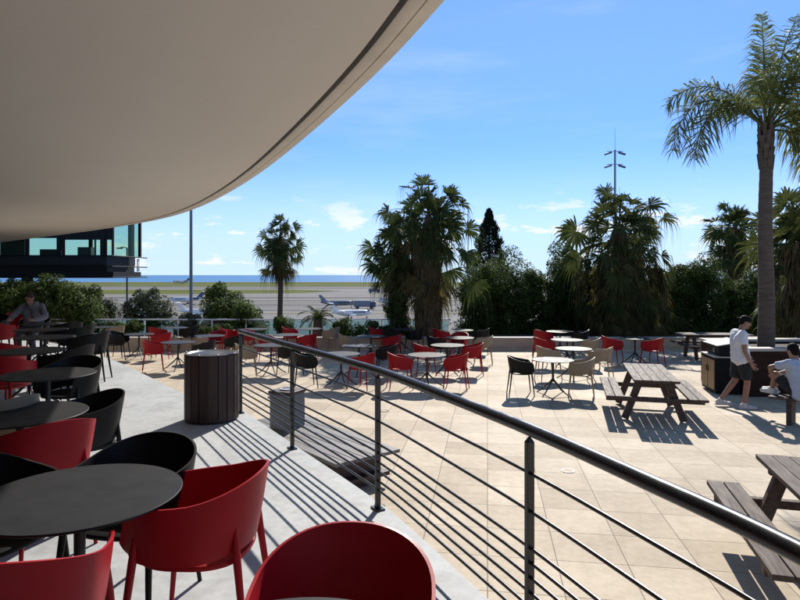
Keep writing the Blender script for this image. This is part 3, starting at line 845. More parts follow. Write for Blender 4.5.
# thick palm and its smaller neighbour
Y = 22.2; h_ = EYE - .1 + (275 - 212) / 600 * Y
fan_palm(((428 - 400) / 600 * Y, Y, .1), h_, .24, 60, 1.50, 1.15, 'thick fan palm with a shaggy brown trunk behind the middle tables', 5, -42, [(h_ - .7, .05, .36, .36, 5200, 'dead')], 'fan', 1.15, 1.5, 20, rb=.3, hang=[(44, h_ - .4, 3.2, .3, .3, 'dead', .8)])
Y = 23.6; h_ = EYE - .1 + (275 - 236) / 600 * Y
fan_palm(((401 - 400) / 600 * Y - .1, Y, .1), h_, .16, 42, 1.05, 1.0, 'smaller fan palm half hidden behind the shaggy brown trunk', 8, -50, [(h_ - .4, .6, .26, .25, 1400, 'dead')], 'fan', 1.1, .5, 14)
# drooping palm
Y = 24.0; h_ = EYE - .1 + (275 - 224) / 600 * Y
fan_palm(((620 - 400) / 600 * Y, Y, .1), h_, .3, 64, 1.95, 1.32, 'broad drooping fan palm with a full skirt down to the ground', 21, -28, [(3.3, .05, .7, 1.25, 4600, 'dead')], 'fan2', 1.15, 1.5, 26, hang=[(170, 3.6, .6, 1.15, 1.6, 'skirtg', .95), (60, 3.6, 1.2, 1.25, 1.6, 'fan', .95)])
Y = 30; h_ = EYE + .9 + (275 - 222) / 600 * Y
fan_palm(((735 - 400) / 600 * Y, Y, -.9), h_, .17, 46, 1.15, 1.08, 'ragged fan palm seen left of the feather palm trunk', 31, -50, [(h_ - .3, 2.0, .35, .3, 900, 'skirtg')], 'fan', .7, .9, 16, hang=[(26, h_ - .6, 2.8, .3, .3, 'skirtg', .8)])
Y = 17.2; h_ = EYE + (275 - 224) / 600 * Y
fan_palm(((808 - 400) / 600 * Y, Y, 0.05), h_, .26, 58, 1.15, 1.15, 'green fan palm with a straw skirt right of the feather palm trunk', 37, -42, [(3.4, .05, .6, .8, 4200, 'dead')], 'fan2', .7, .9, 20, hang=[(76, 3.3, .7, .55, .85, 'skirtg', .8)])

def feather_palm(loc, h, label):
    rng = random.Random(4)
    t = tag(empty('feather_palm', loc), label, 'palm')
    mb = MB(); K = 40
    pts = [(.015 * math.sin(i * .2), 0, h * i / K) for i in range(K + 1)]
    rs = [(.172 - .05 * (i / K)) * (1 + (.018 if i % 2 else -.012)) for i in range(K + 1)]
    mb.tube(pts, rs, 20); mb.build('trunk', M['trunk'], t, smooth=70)
    mb = MB()                                   # old leaf boots below the crown
    for i in range(26):
        q = i * 2.4; z = h - .75 + .9 * i / 26; c_, s_ = math.cos(q), math.sin(q)
        mb.bar((c_ * .115, s_ * .115, z), (c_ * .155, s_ * .155, z + .34), .11 - .002 * i, .035, up=(c_, s_, .1))
    mb.build('leaf_boots', M['trunk'], t)
    mb = MB(); heart = Vector((0, 0, h + .15))
    specs = [(R(q), R(el), L, g) for q, el, L, g in (
        (95, 88, 2.6, .10), (178, 46, 2.9, .38), (196, 34, 2.7, .36), (140, 58, 2.7, .22), (232, 52, 2.4, .25),
        (20, 76, 2.9, .10), (330, 68, 2.8, .14), (60, 70, 2.7, .12), (0, 54, 2.8, .2), (300, 60, 2.6, .2), (40, 46, 2.7, .22), (350, 34, 2.6, .26),
        (270, 62, 2.5, .2), (90, 55, 2.5, .2), (315, 14, 2.3, .28), (30, 20, 2.4, .28), (350, -5, 2.0, .25), (5, 40, 2.7, .2))]
    for q, el, L, g in specs:
        d = Vector((math.cos(q) * math.cos(el), math.sin(q) * math.cos(el), math.sin(el)))
        pts = []; S_ = 26; p = heart.copy(); dv = d.copy()
        for i in range(S_ + 1):
            pts.append(p.copy()); p = p + dv * (L / S_)
            dv = (dv - UP * (g * .42 * (.15 + 1.7 * i / S_))).normalized()
        mb.tube(pts, [.028 * (1 - .85 * i / S_) for i in range(S_ + 1)], 5, cap=False)
        M_ = 92
        for k in range(M_):
            u_ = .2 + .8 * k / M_; f = u_ * S_; i0 = min(int(f), S_ - 1); pp_ = pts[i0].lerp(pts[i0 + 1], f - i0)
            tg = (pts[i0 + 1] - pts[i0]).normalized(); side = tg.cross(UP)
            if side.length < .15: side = Vector((math.sin(q), -math.cos(q), 0))
            side.normalize(); nr = side.cross(tg)
            for sg in (-1, 1):
                tilt = rng.uniform(-1.0, 1.0)
                dr = (side * sg * math.cos(tilt) + nr * math.sin(tilt) + tg * rng.uniform(.45, .9)).normalized()
                l = (.62 * math.sin(math.pi * (.12 + .8 * u_)) + .12) * rng.uniform(.8, 1.1)
                wv = tg * .9 + nr * rng.uniform(-.4, .4); wv = (wv - dr * wv.dot(dr)).normalized()
                a = pp_; b = a + dr * l * .5 - UP * l * .10; c = a + dr * l * .82 - UP * l * rng.uniform(.35, .6)
                w = rng.uniform(.011, .017); o = len(mb.v)
                for pt, ww in ((a, w * .6), (b, w), (c, .002)): mb.v.append(tuple(pt - wv * ww)); mb.v.append(tuple(pt + wv * ww))
                for j in range(2): mb.f.append((o + 2 * j, o + 2 * j + 1, o + 2 * j + 3, o + 2 * j + 2))
    mb.build('crown', M['queen'], t)
feather_palm((8.05, 13.2, .86), EYE - .86 + 3.05, 'tall feather palm with a bare grey trunk rising from the planter')

def date_palm(loc, label):
    rng = random.Random(9); t = tag(empty('small_palm', loc), label, 'palm')
    mb = MB(); mb.tube([(0, 0, 0), (0, 0, .38), (0, 0, .75)], [.2, .2, .13], 10); mb.build('trunk', M['trunk2'], t, smooth=60)
    mb = MB()
    for i in range(15):
        q = i * 2.4; el = R(75 - 4 * i); d = Vector((math.cos(q) * math.cos(el), math.sin(q) * math.cos(el), math.sin(el)))
        p = Vector((0, 0, .72)); pts = []
        for j in range(11):
            pts.append(p.copy()); p = p + d * .085; d = (d - UP * .2).normalized()
        mb.tube(pts, .012, 4, cap=False)
        for j in range(2, 30):
            f = j / 30 * 10; i0 = int(f); a = pts[i0].lerp(pts[min(i0 + 1, 10)], f - i0); tg = (pts[min(i0 + 1, 10)] - pts[max(i0 - 1, 0)]).normalized()
            sd = tg.cross(UP)
            if sd.length < .1: sd = Vector((1, 0, 0))
            sd.normalize()
            for sg in (-1, 1):
                dr = (sd * sg + tg * .7 - UP * .35).normalized(); c = a + dr * .24; o = len(mb.v)
                mb.v += [tuple(a - tg * .012), tuple(a + tg * .012), tuple(c)]; mb.f.append((o, o + 1, o + 2))
    mb.build('crown', M['fan'], t)
Y = 21.9; date_palm(((318 - 400) / 600 * Y, Y, .15), 'little dark date palm before the glass barrier')

# ------------------------------------------------------------------ shrubs
def shrub(name, loc, rad, lumps, leaves, size, mat, label, seed, cat='shrub', group=None, stems=4, low=0.05, lumpr=(.28, .48), flower=None):
    rng = random.Random(seed); rx, ry, rz = rad
    t = tag(empty(name, loc), label, cat, group)
    mb = MB()
    for k in range(stems):
        q = rng.uniform(0, 6.28); mb.tube([(.1 * math.cos(q), .1 * math.sin(q), 0), (.25 * rx * math.cos(q), .25 * ry * math.sin(q), rz * .7), (.5 * rx * math.cos(q), .5 * ry * math.sin(q), rz * 1.3)], [.06, .045, .015], 6)
    mb.build('stem', M['bark'], t, smooth=60)
    L = []
    for _ in range(lumps):
        while True:
            v = Vector((rng.uniform(-1, 1), rng.uniform(-1, 1), rng.uniform(-1, 1)))
            if .35 < v.length < 1: break
        v = v.normalized() * rng.uniform(.45, .95); lr = rng.uniform(*lumpr)
        L.append((Vector((v.x * rx, v.y * ry, rz + v.z * rz)), lr * min(rx, ry, rz) * rng.uniform(.8, 1.25)))
    L.append((Vector((0, 0, rz)), .6 * min(rx, ry, rz)))
    if name == 'evergreen_shrub':
        for k in range(14): L.append((Vector((rx * rng.uniform(-1, 1), ry * rng.uniform(-.7, .7), .35)), .42 * min(rx, ry)))
    mb = MB()
    for _ in range(leaves):
        c, r = L[rng.randrange(len(L))]
        v = Vector((rng.gauss(0, 1), rng.gauss(0, 1), rng.gauss(0, 1))); v.normalize()
        rr = r * (rng.random() ** .2) * rng.uniform(.95, 1.05); p = c + v * rr
        if p.z < low: p.z = low + rng.random() * .2
        nrm = (v + Vector((rng.gauss(0, .5), rng.gauss(0, .5), rng.gauss(0, .5) + .3))).normalized()
        a = nrm.cross(Vector((rng.gauss(0, 1), rng.gauss(0, 1), rng.gauss(0, 1)))).normalized(); b = nrm.cross(a)
        s_ = size * rng.uniform(.6, 1.4); o = len(mb.v)
        mb.v += [tuple(p - a * s_), tuple(p + b * s_ * .42 + nrm * s_ * .1), tuple(p + a * s_), tuple(p - b * s_ * .42 + nrm * s_ * .1)]
        mb.f.append((o, o + 1, o + 2, o + 3))
    mb.build('crown', M[mat], t)
    if flower:
        mb = MB()
        for _ in range(flower):
            c, r = L[rng.randrange(len(L))]; v = Vector((rng.gauss(0, 1), rng.gauss(0, 1) - .6, rng.gauss(0, 1) + .4)).normalized()
            mb.ball(c + v * r * 1.08, .035, 6, 4)
        mb.build('blossom', M['white'], t)
    return t
def px3(px, Y): return (px - 400) / 600 * Y
# tall clipped hedge masses behind the right half: separate shrubs
for i, (px, Y, w, h, sd, lab) in enumerate([
    (484, 24.8, 1.0, 1.66, 1, 'dark rounded evergreen shrub right of the thick palm'), (508, 25.2, 1.35, 1.86, 2, 'dark rounded evergreen shrub in front of the cypress'),
    (549, 25.6, 1.45, 2.05, 3, 'tall dark evergreen shrub left of the drooping palm'), (578, 26.3, 1.5, 2.0, 12, 'dark evergreen shrub half behind the drooping palm'),
    (672, 25.6, 1.15, 1.62, 4, 'dark evergreen shrub right of the drooping palm skirt'), (706, 25, 1.3, 1.78, 13, 'rounded evergreen shrub above the shaded picnic table'),
    (742, 25.0, 1.1, 1.22, 15, 'lower evergreen shrub behind the standing man'), (778, 24.5, 1.4, 1.6, 16, 'evergreen shrub behind the feather palm trunk')]):
    shrub('evergreen_shrub', (px3(px, Y), Y, -.2), (w, 1.1, h), 44, 34000, .050, 'hedge', lab, sd, group='dark evergreen shrubs behind the parapet', lumpr=(.32, .44))
# cypress
def cypress(loc, h, r, label):
    rng = random.Random(3); t = tag(empty('cypress', loc), label, 'tree')
    mb = MB(); mb.tube([(0, 0, 0), (0, 0, h * .9)], [.14, .03], 8); mb.build('trunk', M['bark'], t, smooth=60)
    mb = MB()
    for _ in range(14000):
        u_ = rng.random() ** .8; z = h * (.05 + .95 * u_); rm = r * (1 - u_) ** .8 * (1 + .18 * math.sin(z * 9 + rng.uniform(-1, 1)))
        q = rng.uniform(0, 6.28); rr = rm * rng.uniform(.55, 1.08); p = Vector((rr * math.cos(q), rr * math.sin(q), z)); s_ = rng.uniform(.05, .13)
        d = (Vector((math.cos(q), math.sin(q), 1.6)) + Vector((rng.gauss(0, .4), rng.gauss(0, .4), 0))).normalized(); w = d.cross(Vector((rng.gauss(0, 1), rng.gauss(0, 1), rng.gauss(0, 1)))).normalized()
        o = len(mb.v); mb.v += [tuple(p - w * s_ * .3), tuple(p + w * s_ * .3), tuple(p + d * s_ * 1.3)]; mb.f.append((o, o + 1, o + 2))
    mb.build('crown', M['cyp'], t)
Y = 30; cypress((px3(489, Y), Y, -.9), EYE + .9 + (275 - 210) / 600 * Y, 1.75, 'dark narrow cypress pointing above the evergreen shrubs')
# dark shrub left of the thick trunk
shrub('evergreen_shrub', (px3(398, 22.4), 22.4, .1), (.45, .45, 1.02), 26, 7000, .05, 'hedge', 'dark upright shrub pressed against the thick palm', 51, group=None)
# left half
for name, px, Y, rad, lp, lv, sz, mt, lab, sd, fl in [
    ('flowering_shrub', 148, 24.5, (.95, .8, .95), 40, 5200, .075, 'olive', 'round pale leaved shrub with white blossoms left of the lamp mast', 61, 90),
    ('broad_shrub', 222, 24.5, (1.05, .9, .98), 40, 8000, .07, 'hedge2', 'broad bright green shrub right of the lamp mast', 62, 0),
    ('broad_shrub', 250, 23.6, (.75, .7, .72), 30, 5200, .065, 'hedge2', 'green shrub between the slender palm and the railing end', 63, 0),
    ('leafy_shrub', 190, 23.4, (.75, .6, .45), 20, 3000, .06, 'olive', 'low greyish shrub under the lamp mast', 64, 0),
    ('leafy_shrub', 282, 22.6, (.42, .4, .42), 16, 2600, .05, 'hedge2', 'small shrub at the foot of the slender palm', 65, 0),
    ('leafy_shrub', 345, 21.7, (.62, .5, .44), 24, 3800, .05, 'hedge2', 'light green bush behind the beige parapet and its tables', 66, 12),
    ('leafy_shrub', 370, 21.9, (.45, .45, .36), 16, 2400, .05, 'hedge2', 'small light green bush beside the dark upright shrub', 67, 0),
    ('leafy_shrub', 96, 25, (.85, .8, .85), 34, 4800, .06, 'olive', 'grey green shrub left of the thin lamp post', 68, 40),
    ('leafy_shrub', 122, 22.2, (.75, .5, .38), 20, 3400, .05, 'hedge2', 'low yellow green shrub at the foot of the thin lamp post', 69, 0),
    ('leafy_shrub', 212, 21.6, (1.1, .5, .30), 20, 3400, .05, 'hedge2', 'low shrub strip behind the slatted bin tables', 70, 0),
    ('dark_shrub', 80, 23.0, (.95, .9, 1.10), 40, 9000, .06, 'hedge2', 'mid green tree like shrub right of the seated man', 71, 0),
    ('dark_shrub', 48, 23.5, (1.3, 1.0, 1.16), 44, 12000, .06, 'hedge', 'dark shrub straight behind the seated man', 72, 0),
    ('dark_shrub', 5, 23.0, (1.4, 1.0, 1.16), 44, 12000, .06, 'hedge', 'dark shrub left of the seated man under the glazed block', 73, 0),
    ('dark_shrub', 30, 26.0, (1.9, 1.0, 1.1), 40, 9000, .07, 'hedge', 'dark shrub under the raised glazed block', 74, 0),
]:
    shrub(name, (px3(px, Y), Y, .1), rad, lp, lv, sz, mt, lab, sd, flower=fl)

# ------------------------------------------------------------------ lamp masts
def mast(px, Y, ztop, r, label, heads, tip=0, cross=1.7):
    x = px3(px, Y); zb = APRON if Y > 56 else -5.6
    t = tag(empty('lamp_mast', (x, Y, zb)), label, 'lamp mast'); H = ztop - zb
    mb = MB(); mb.tube([(0, 0, 0), (0, 0, H)], [r * 1.3, r * .8], 12); mb.build('pole', M['pole'], t, smooth=50)
    for z in heads:
        mb = MB(); mb.tube([(-cross, 0, H - z), (cross, 0, H - z)], .07, 6); a = mb.build('crossarm', M['pole'], t)
        for s_ in (-1, 1):
            mb = MB(); m = Matrix.Rotation(s_ * R(18), 3, 'Y'); mb.box((s_ * cross * .85, 0, H - z - .45), (cross * .9, .5, .35), m=m); mb.build('floodlight', M['lamp'], a, bevel=.03)
    if tip:
        mb = MB(); mb.tube([(0, 0, H), (0, 0, H + tip)], [.05, .02], 6); mb.build('lightning_rod', M['pole'], t)
mast(191, 60, 18, .145, 'tall grey lamp mast rising behind the deck tables up to the canopy', [1.0], 1)
mast(615, 130, EYE + (275 - 150) / 600 * 130, .26, 'floodlight mast with two crossarms above the drooping palm', [.3, 3.1], 5, 1.75)
mast(468, 130, EYE + (275 - 208) / 600 * 130, .10, 'thin bare pole between the thick palm and the cypress', [], 0)
x = px3(127, 50); t = tag(empty('lamp_post', (x, 50, -5.7)), 'thin lamp post with one arm in front of the glazed block corner', 'lamp post')
t.location = (px3(127, 46), 46, -5.0)
mb = MB(); mb.tube([(0, 0, 0), (0, 0, 9.6)], [.085, .06], 10); mb.build('pole', M['lamp'], t, smooth=50)
mb = MB(); mb.tube([(0, 0, 9.55), (-.25, 0, 9.65), (-.5, 0, 9.6)], .04, 6); mb.build('arm', M['lamp'], t)
mb = MB(); mb.box((-.55, 0, 9.55), (.4, .2, .1)); mb.build('lamp_head', M['lamp'], t)

# ------------------------------------------------------------------ aircraft
def jet_proto(body, tailm, scale=1.0):
    t = empty('business_jet')
    prof = [(-7.2, .06), (-6.6, .35), (-5.2, .72), (-3, 1.0), (0, 1.05), (3.4, 1.05), (5.2, .92), (6.4, .6), (7.0, .28), (7.25, .05)]
    n = 20; mb = MB()
    for x, r in prof:
        zc = 1.9 + (.35 if x < -5 else 0) + (-.12 if x > 6 else 0)
        for k in range(n):
            q = 2 * math.pi * k / n; mb.v.append((x, r * math.cos(q), zc + r * math.sin(q)))
    for i in range(len(prof) - 1):
        for k in range(n):
            a = i * n + k; b = i * n + (k + 1) % n; mb.f.append((a, b, b + n, a + n))
    mb.f.append(tuple(range(n))); mb.f.append(tuple((len(prof) - 1) * n + k for k in reversed(range(n))))
    mb.build('fuselage', body, t, smooth=50)
    for s_ in (-1, 1):
        mb = MB(); P = [(1.6, .6), (-1.2, .6), (-2.9, 7.2), (-1.9, 7.2)]
        mb.v += [(x, y * s_, 1.2 + .05 * y) for x, y in P] + [(x, y * s_, 1.35 + .05 * y) for x, y in P]
        mb.f += [(3, 2, 1, 0), (4, 5, 6, 7)] + [(i, (i + 1) % 4, 4 + (i + 1) % 4, 4 + i) for i in range(4)]
        mb.build('wing', body, t)
        mb = MB(); mb.v += [(-4.6 + x, s_ * 1.45 + r * math.cos(q), 2.35 + r * math.sin(q)) for x, r in ((-1.1, .32), (0, .46), (1.2, .46), (1.35, .4)) for q in [2 * math.pi * k / 14 for k in range(14)]]
        mb.f += [(i * 14 + k, i * 14 + (k + 1) % 14, (i + 1) * 14 + (k + 1) % 14, (i + 1) * 14 + k) for i in range(3) for k in range(14)]
        mb.f += [tuple(range(14)), tuple(42 + k for k in range(14))]
        mb.build('engine', tailm, t, smooth=50)
        mb = MB(); mb.box((2.2, s_ * 1.03, 2.12), (4.6, .06, .28)); mb.build('window_band', M['darkwin'], t)
        mb = MB(); mb.tube([(-.8, s_ * 1.5, 1.3), (-.8, s_ * 1.5, .35)], .08, 6); g = mb.build('gear', M['pole'], t)
        mb = MB(); mb.tube([(-.8, s_ * 1.4, .34), (-.8, s_ * 1.6, .34)], .34, 14); mb.build('wheel', M['lamp'], g)
    mb = MB(); mb.tube([(5.3, 0, 1.1), (5.3, 0, .3)], .07, 6); g = mb.build('gear', M['pole'], t)
    mb = MB(); mb.tube([(5.3, -.1, .26), (5.3, .1, .26)], .26, 14); mb.build('wheel', M['lamp'], g)
    mb = MB(); P = [(-4.2, 2.7), (-6.6, 2.6), (-7.9, 5.2), (-6.7, 5.2)]
    mb.v += [(x, -.09, z) for x, z in P] + [(x, .09, z) for x, z in P]
    mb.f += [(0, 1, 2, 3), (7, 6, 5, 4)] + [(i, 4 + i, 4 + (i + 1) % 4, (i + 1) % 4) for i in range(4)]
    mb.build('tail_fin', tailm, t)
    mb = MB(); P = [(-6.5, 0), (-7.3, 2.6), (-8.0, 2.6), (-7.9, 0), (-8.0, -2.6), (-7.3, -2.6)]
    mb.prism(list(reversed(P)), 5.2, 5.32); mb.build('tailplane', body, t)
    mb = MB(); mb.box((5.75, 0, 2.5), (.9, 1.25, .3), m=Matrix.Rotation(R(28), 3, 'Y')); mb.build('cockpit_window', M['darkwin'], t)
    return t
j1 = jet_proto(M['white'], M['white']); j2 = jet_proto(M['greypaint'], M['greypaint']); j3 = jet_proto(M['white'], M['navy'])
for o, px, Y, rz, s_, lab in ((j1, 352, 124, 25, .62, 'white business jet parked below the light green bush'), (j2, 338, 165, 8, .68, 'grey jet parked behind the white jet in the middle of the apron'),
                             (j3, 186, 188, 188, .72, 'white jet with a dark tail parked left of the lamp mast')):
    o.location = (px3(px, Y), Y, APRON); o.rotation_euler.z = R(rz); o.scale = (s_,) * 3; tag(o, lab, 'aeroplane', 'aircraft on the apron')
for src, px, Y, rz, s_, lab in ((j1, 200, 128, 10, .6, 'white jet crossed by the foot of the tall lamp mast'), (j1, 396, 178, 196, .8, 'white jet whose nose shows left of the thick palm'), (j3, 181, 600, 175, 1.2, 'distant white jet on the strip below the sea')):
    o = copy_tree(src); o.location = (px3(px, Y), Y, APRON + (.1 if Y > 400 else 0)); o.rotation_euler.z = R(rz); o.scale = (s_,) * 3; tag(o, lab, 'aeroplane', 'aircraft on the apron')
# a small service truck and a far ship
def truck(px, Y, rz, lab):
    t = tag(empty('service_truck', (px3(px, Y), Y, APRON), R(rz)), lab, 'truck')
    mb = MB(); mb.box((-.6, 0, 1.4), (4.2, 2.1, 1.7)); mb.build('body', M['greypaint'], t, bevel=.05)
    mb = MB(); mb.box((2.3, 0, 1.2), (1.5, 2.0, 1.5)); mb.build('cab', M['navy'], t, bevel=.15)
    mb = MB(); mb.box((2.75, 0, 1.55), (.65, 1.85, .55)); mb.build('windscreen', M['darkwin'], t)
    for xx in (-1.8, 2.0):
        for s_ in (-1, 1):
            mb = MB(); mb.tube([(xx, s_ * .85, .42), (xx, s_ * 1.08, .42)], .42, 14); mb.build('wheel', M['lamp'], t)
truck(364, 160, 10, 'dark blue service truck on the apron beside the grey jet'); truck(374, 300, 0, 'small grey truck far off on the apron by the infield grass')

# ------------------------------------------------------------------ people (continuous bodies by voxel remesh)
def remeshed(mb, name, mat, parent, vox, sm=6, loc=None, rz=0):
    o = mb.build(name, mat)
    r = o.modifiers.new('r', 'REMESH'); r.mode = 'VOXEL'; r.voxel_size = vox; r.use_smooth_shade = True
    s_ = o.modifiers.new('s', 'SMOOTH'); s_.factor = .5; s_.iterations = sm
    dg = bpy.context.evaluated_depsgraph_get(); ev = o.evaluated_get(dg)
    me = bpy.data.meshes.new_from_object(ev); old = o.data
    o.modifiers.clear(); o.data = me; me.name = name; bpy.data.meshes.remove(old)
    if not me.materials: me.materials.append(mat)
    if name in ('shirt', 'shorts', 'trousers'):
        nrm_ = [v_.normal.copy() for v_ in me.vertices]
        for v_, n_ in zip(me.vertices, nrm_):
            q_ = v_.co.copy(); k_ = mnoise.noise(Vector((q_.x * 9 + q_.z * 6, q_.y * 9, q_.z * 7 - q_.x * 5))) + .5 * mnoise.noise(Vector((q_.x * 21, q_.y * 21, q_.z * 26 + q_.y * 9)))
            v_.co = q_ + n_ * (.0105 * k_)
        me.update()
    for p in me.polygons: p.use_smooth = True
    if parent: o.parent = parent
    if loc: o.location = loc
    o.rotation_euler.z = rz
    return o
def vec(*a): return Vector(a)
def person(loc, rz, J, label, cloth, pants_len, sleeve, hair, cap=None, hood=False):
    """J: joints in a frame whose +X is the way the person faces, +Y the left side."""
    b = MB(); V = {k: Vector(v) for k, v in J.items()}
    pel, che, nek, hd = V['pelvis'], V['chest'], V['neck'], V['head']
    fw = (V['look']).normalized(); lf = vec(0, 1, 0); lf = (lf - fw * lf.dot(fw)).normalized(); upv = fw.cross(lf)
    Q = Matrix((fw, lf, upv)).transposed()
    # head
    b.ball(hd, (.095, .075, .112), 18, 12, Q); b.ball(hd + Q @ vec(.022, 0, -.055), (.070, .056, .066), 14, 10, Q)
    b.cap_seg(hd + Q @ vec(.088, 0, .012), hd + Q @ vec(.104, 0, -.022), .010, .016, 8)      # nose
    b.ball(hd + Q @ vec(.082, 0, .030), (.018, .05, .012), 10, 6, Q)                          # brow
    b.ball(hd + Q @ vec(.080, 0, -.056), (.018, .026, .009), 10, 6, Q); b.ball(hd + Q @ vec(.074, 0, -.098), (.022, .025, .02), 10, 6, Q)
    for s_ in (-1, 1): b.ball(hd + Q @ vec(-.008, s_ * .078, -.012), (.022, .012, .032), 10, 8, Q)
    b.cap_seg(nek - vec(0, 0, .05), hd + Q @ vec(-.02, 0, -.06), .060, .052)
    # trunk
    mid = pel.lerp(che, .5)
    for s_ in (-1, 1):
        b.cap_seg(pel + vec(0, s_ * .07, 0), mid + vec(0, s_ * .065, 0), .115, .105); b.cap_seg(mid + vec(0, s_ * .065, 0), che + vec(0, s_ * .09, 0), .105, .108)
        S_ = 'l' if s_ > 0 else 'r'
        b.cap_seg(che + vec(0, s_ * .09, .04), V['sh_' + S_], .095, .062); b.cap_seg(nek - vec(0, 0, .04), V['sh_' + S_], .055, .055)
        b.cap_seg(V['sh_' + S_], V['el_' + S_], .055, .041); b.cap_seg(V['el_' + S_], V['wr_' + S_], .041, .027)
        b.cap_seg(V['hip_' + S_], V['kn_' + S_], .092, .058)
        calf = V['kn_' + S_].lerp(V['an_' + S_], .33)
        b.cap_seg(V['kn_' + S_], calf, .057, .056); b.cap_seg(calf, V['an_' + S_], .056, .036)
        ft = V['toe_' + S_]; b.cap_seg(V['an_' + S_], ft - vec(0, 0, .012), .034, .018)
        # hand: palm, four curled fingers, thumb off the side of the palm
        w = V['wr_' + S_]; hdv = V['hand_' + S_].normalized(); side = V['thumb_' + S_].normalized(); side = (side - hdv * side.dot(hdv)).normalized(); curl = hdv.cross(side) * (-1 if s_ > 0 else 1)
        curl = V.get('curl_' + S_, curl); curl = (curl - hdv * curl.dot(hdv)).normalized(); side = (side - curl * side.dot(curl)).normalized()
        pc = w + hdv * .05; b.cap_seg(w, pc, .026, .024)
        for k in (-1, 0, 1): b.cap_seg(w + hdv * .015 + side * .012 * k, w + hdv * .088 + side * .024 * k, .017, .0145, 8)
        for k, ln in ((1.5, .92), (.5, 1.05), (-.5, 1.0), (-1.5, .78)):
            a = w + hdv * .088 + side * .0205 * k; d1 = (hdv + curl * .45 + side * .05 * k).normalized(); d2 = (hdv * .55 + curl * .9).normalized(); d3 = (hdv * .1 + curl).normalized()
            p1 = a + d1 * .040 * ln; p2 = p1 + d2 * .025 * ln; p3 = p2 + d3 * .018 * ln
            b.cap_seg(a, p1, .0095, .0088, 8); b.cap_seg(p1, p2, .0088, .008, 8); b.cap_seg(p2, p3, .008, .007, 8)
        a = w + hdv * .03 + side * .028; p1 = a + (hdv * .7 + side * .8 + curl * .3).normalized() * .036; p2 = p1 + (hdv + side * .25 + curl * .5).normalized() * .032
        b.cap_seg(a, p1, .0125, .011, 8); b.cap_seg(p1, p2, .0105, .0085, 8)
    o = remeshed(b, 'person', M['skin'], None, .0065, 5, loc, rz); tag(o, label, 'person')
    # shirt
    c = MB()
    for s_ in (-1, 1):
        S_ = 'l' if s_ > 0 else 'r'
        lowp = pel.lerp(che, -.10)
        c.cap_seg(lowp + vec(0, s_ * .07, 0), mid + vec(0, s_ * .07, 0), .146, .130); c.cap_seg(mid + vec(0, s_ * .07, 0), che + vec(0, s_ * .09, 0), .126, .124)
        c.cap_seg(che + vec(0, s_ * .09, .04), V['sh_' + S_], .110, .076); c.cap_seg(nek - vec(0, 0, .055), V['sh_' + S_], .072, .070)
        if sleeve < 1: c.tube([V['sh_' + S_], V['sh_' + S_].lerp(V['el_' + S_], sleeve)], [.074, .070], 14); c.ball(V['sh_' + S_], .075)
        else:
            c.cap_seg(V['sh_' + S_], V['el_' + S_], .072, .060); c.cap_seg(V['el_' + S_], V['el_' + S_].lerp(V['wr_' + S_], .94), .060, .042)
    if hood:
        for a in range(9):
            q = R(-120 + 30 * a); c.ball(nek + vec(-.03 - .075 * math.cos(q), .095 * math.sin(q), .01), .04)
    remeshed(c, 'shirt', M[cloth], o, .012, 4)
    # trousers or shorts
    c = MB()
    for s_ in (-1, 1):
        S_ = 'l' if s_ > 0 else 'r'
        c.cap_seg(pel + vec(0, s_ * .07, .03), V['hip_' + S_], .124, .118)
        if pants_len < 1: c.ball(V['hip_' + S_], .115); c.tube([V['hip_' + S_], V['hip_' + S_].lerp(V['kn_' + S_], pants_len)], [.115, .100], 16)
        else: c.cap_seg(V['hip_' + S_], V['kn_' + S_], .112, .078); c.cap_seg(V['kn_' + S_], V['kn_' + S_].lerp(V['an_' + S_], .93), .078, .058)
    remeshed(c, 'shorts' if pants_len < 1 else 'trousers', M['shorts' if pants_len < 1 else 'trous'], o, .012, 4)
    for S_ in 'lr':
        an, toe = V['an_' + S_], V['toe_' + S_]; d = (toe - an); dn = d.normalized()
        nrm = V.get('sole', vec(0, 0, 1)).normalized()
        fdir = (dn - nrm * dn.dot(nrm)).normalized(); sd = nrm.cross(fdir); q = Matrix((fdir, sd, nrm)).transposed()
        c = MB(); base = toe - nrm * (toe - an).dot(nrm) * 0
        hl = an - nrm * .035 - fdir * .035
        c.ball(hl, (.055, .044, .05), 14, 10, q); c.ball(hl + fdir * .09 - nrm * .008, (.09, .046, .040), 14, 10, q); c.ball(hl + fdir * .19 - nrm * .016, (.068, .050, .030), 14, 10, q)
        c.cap_seg(an + nrm * .0, an - nrm * .03, .050, .052)
        c.box(hl + fdir * .08 - nrm * .042, (.29, .086, .022), m=q)
        remeshed(c, 'shoe', M['shoe'], o, .007, 3)
    c = MB()
    if cap:
        c.ball(hd + Q @ vec(-.008, 0, .045), (.108, .088, .082), 18, 12, Q); c.ball(hd + Q @ vec(-.055, 0, -.005), (.055, .078, .075), 14, 10, Q)
        br = (1 if cap == 'front' else -1); c.ball(hd + Q @ vec(br * .11, 0, .035), (.07, .062, .010), 14, 8, Q)
        remeshed(c, 'cap', M['hair'], o, .008, 3)
    else:
        c.ball(hd + Q @ vec(-.018, 0, .032), (.098, .084, .098), 18, 12, Q); c.ball(hd + Q @ vec(-.048, 0, -.022), (.062, .076, .078), 14, 10, Q)
        remeshed(c, 'hair', M[hair], o, .008, 2)
    for s_ in (-1, 1):
        c = MB(); c.ball(hd + Q @ vec(.082, s_ * .031, .008), (.012, .014, .009), 10, 6, Q); c.build('eye', M['eye'], o, smooth=60)
    return o
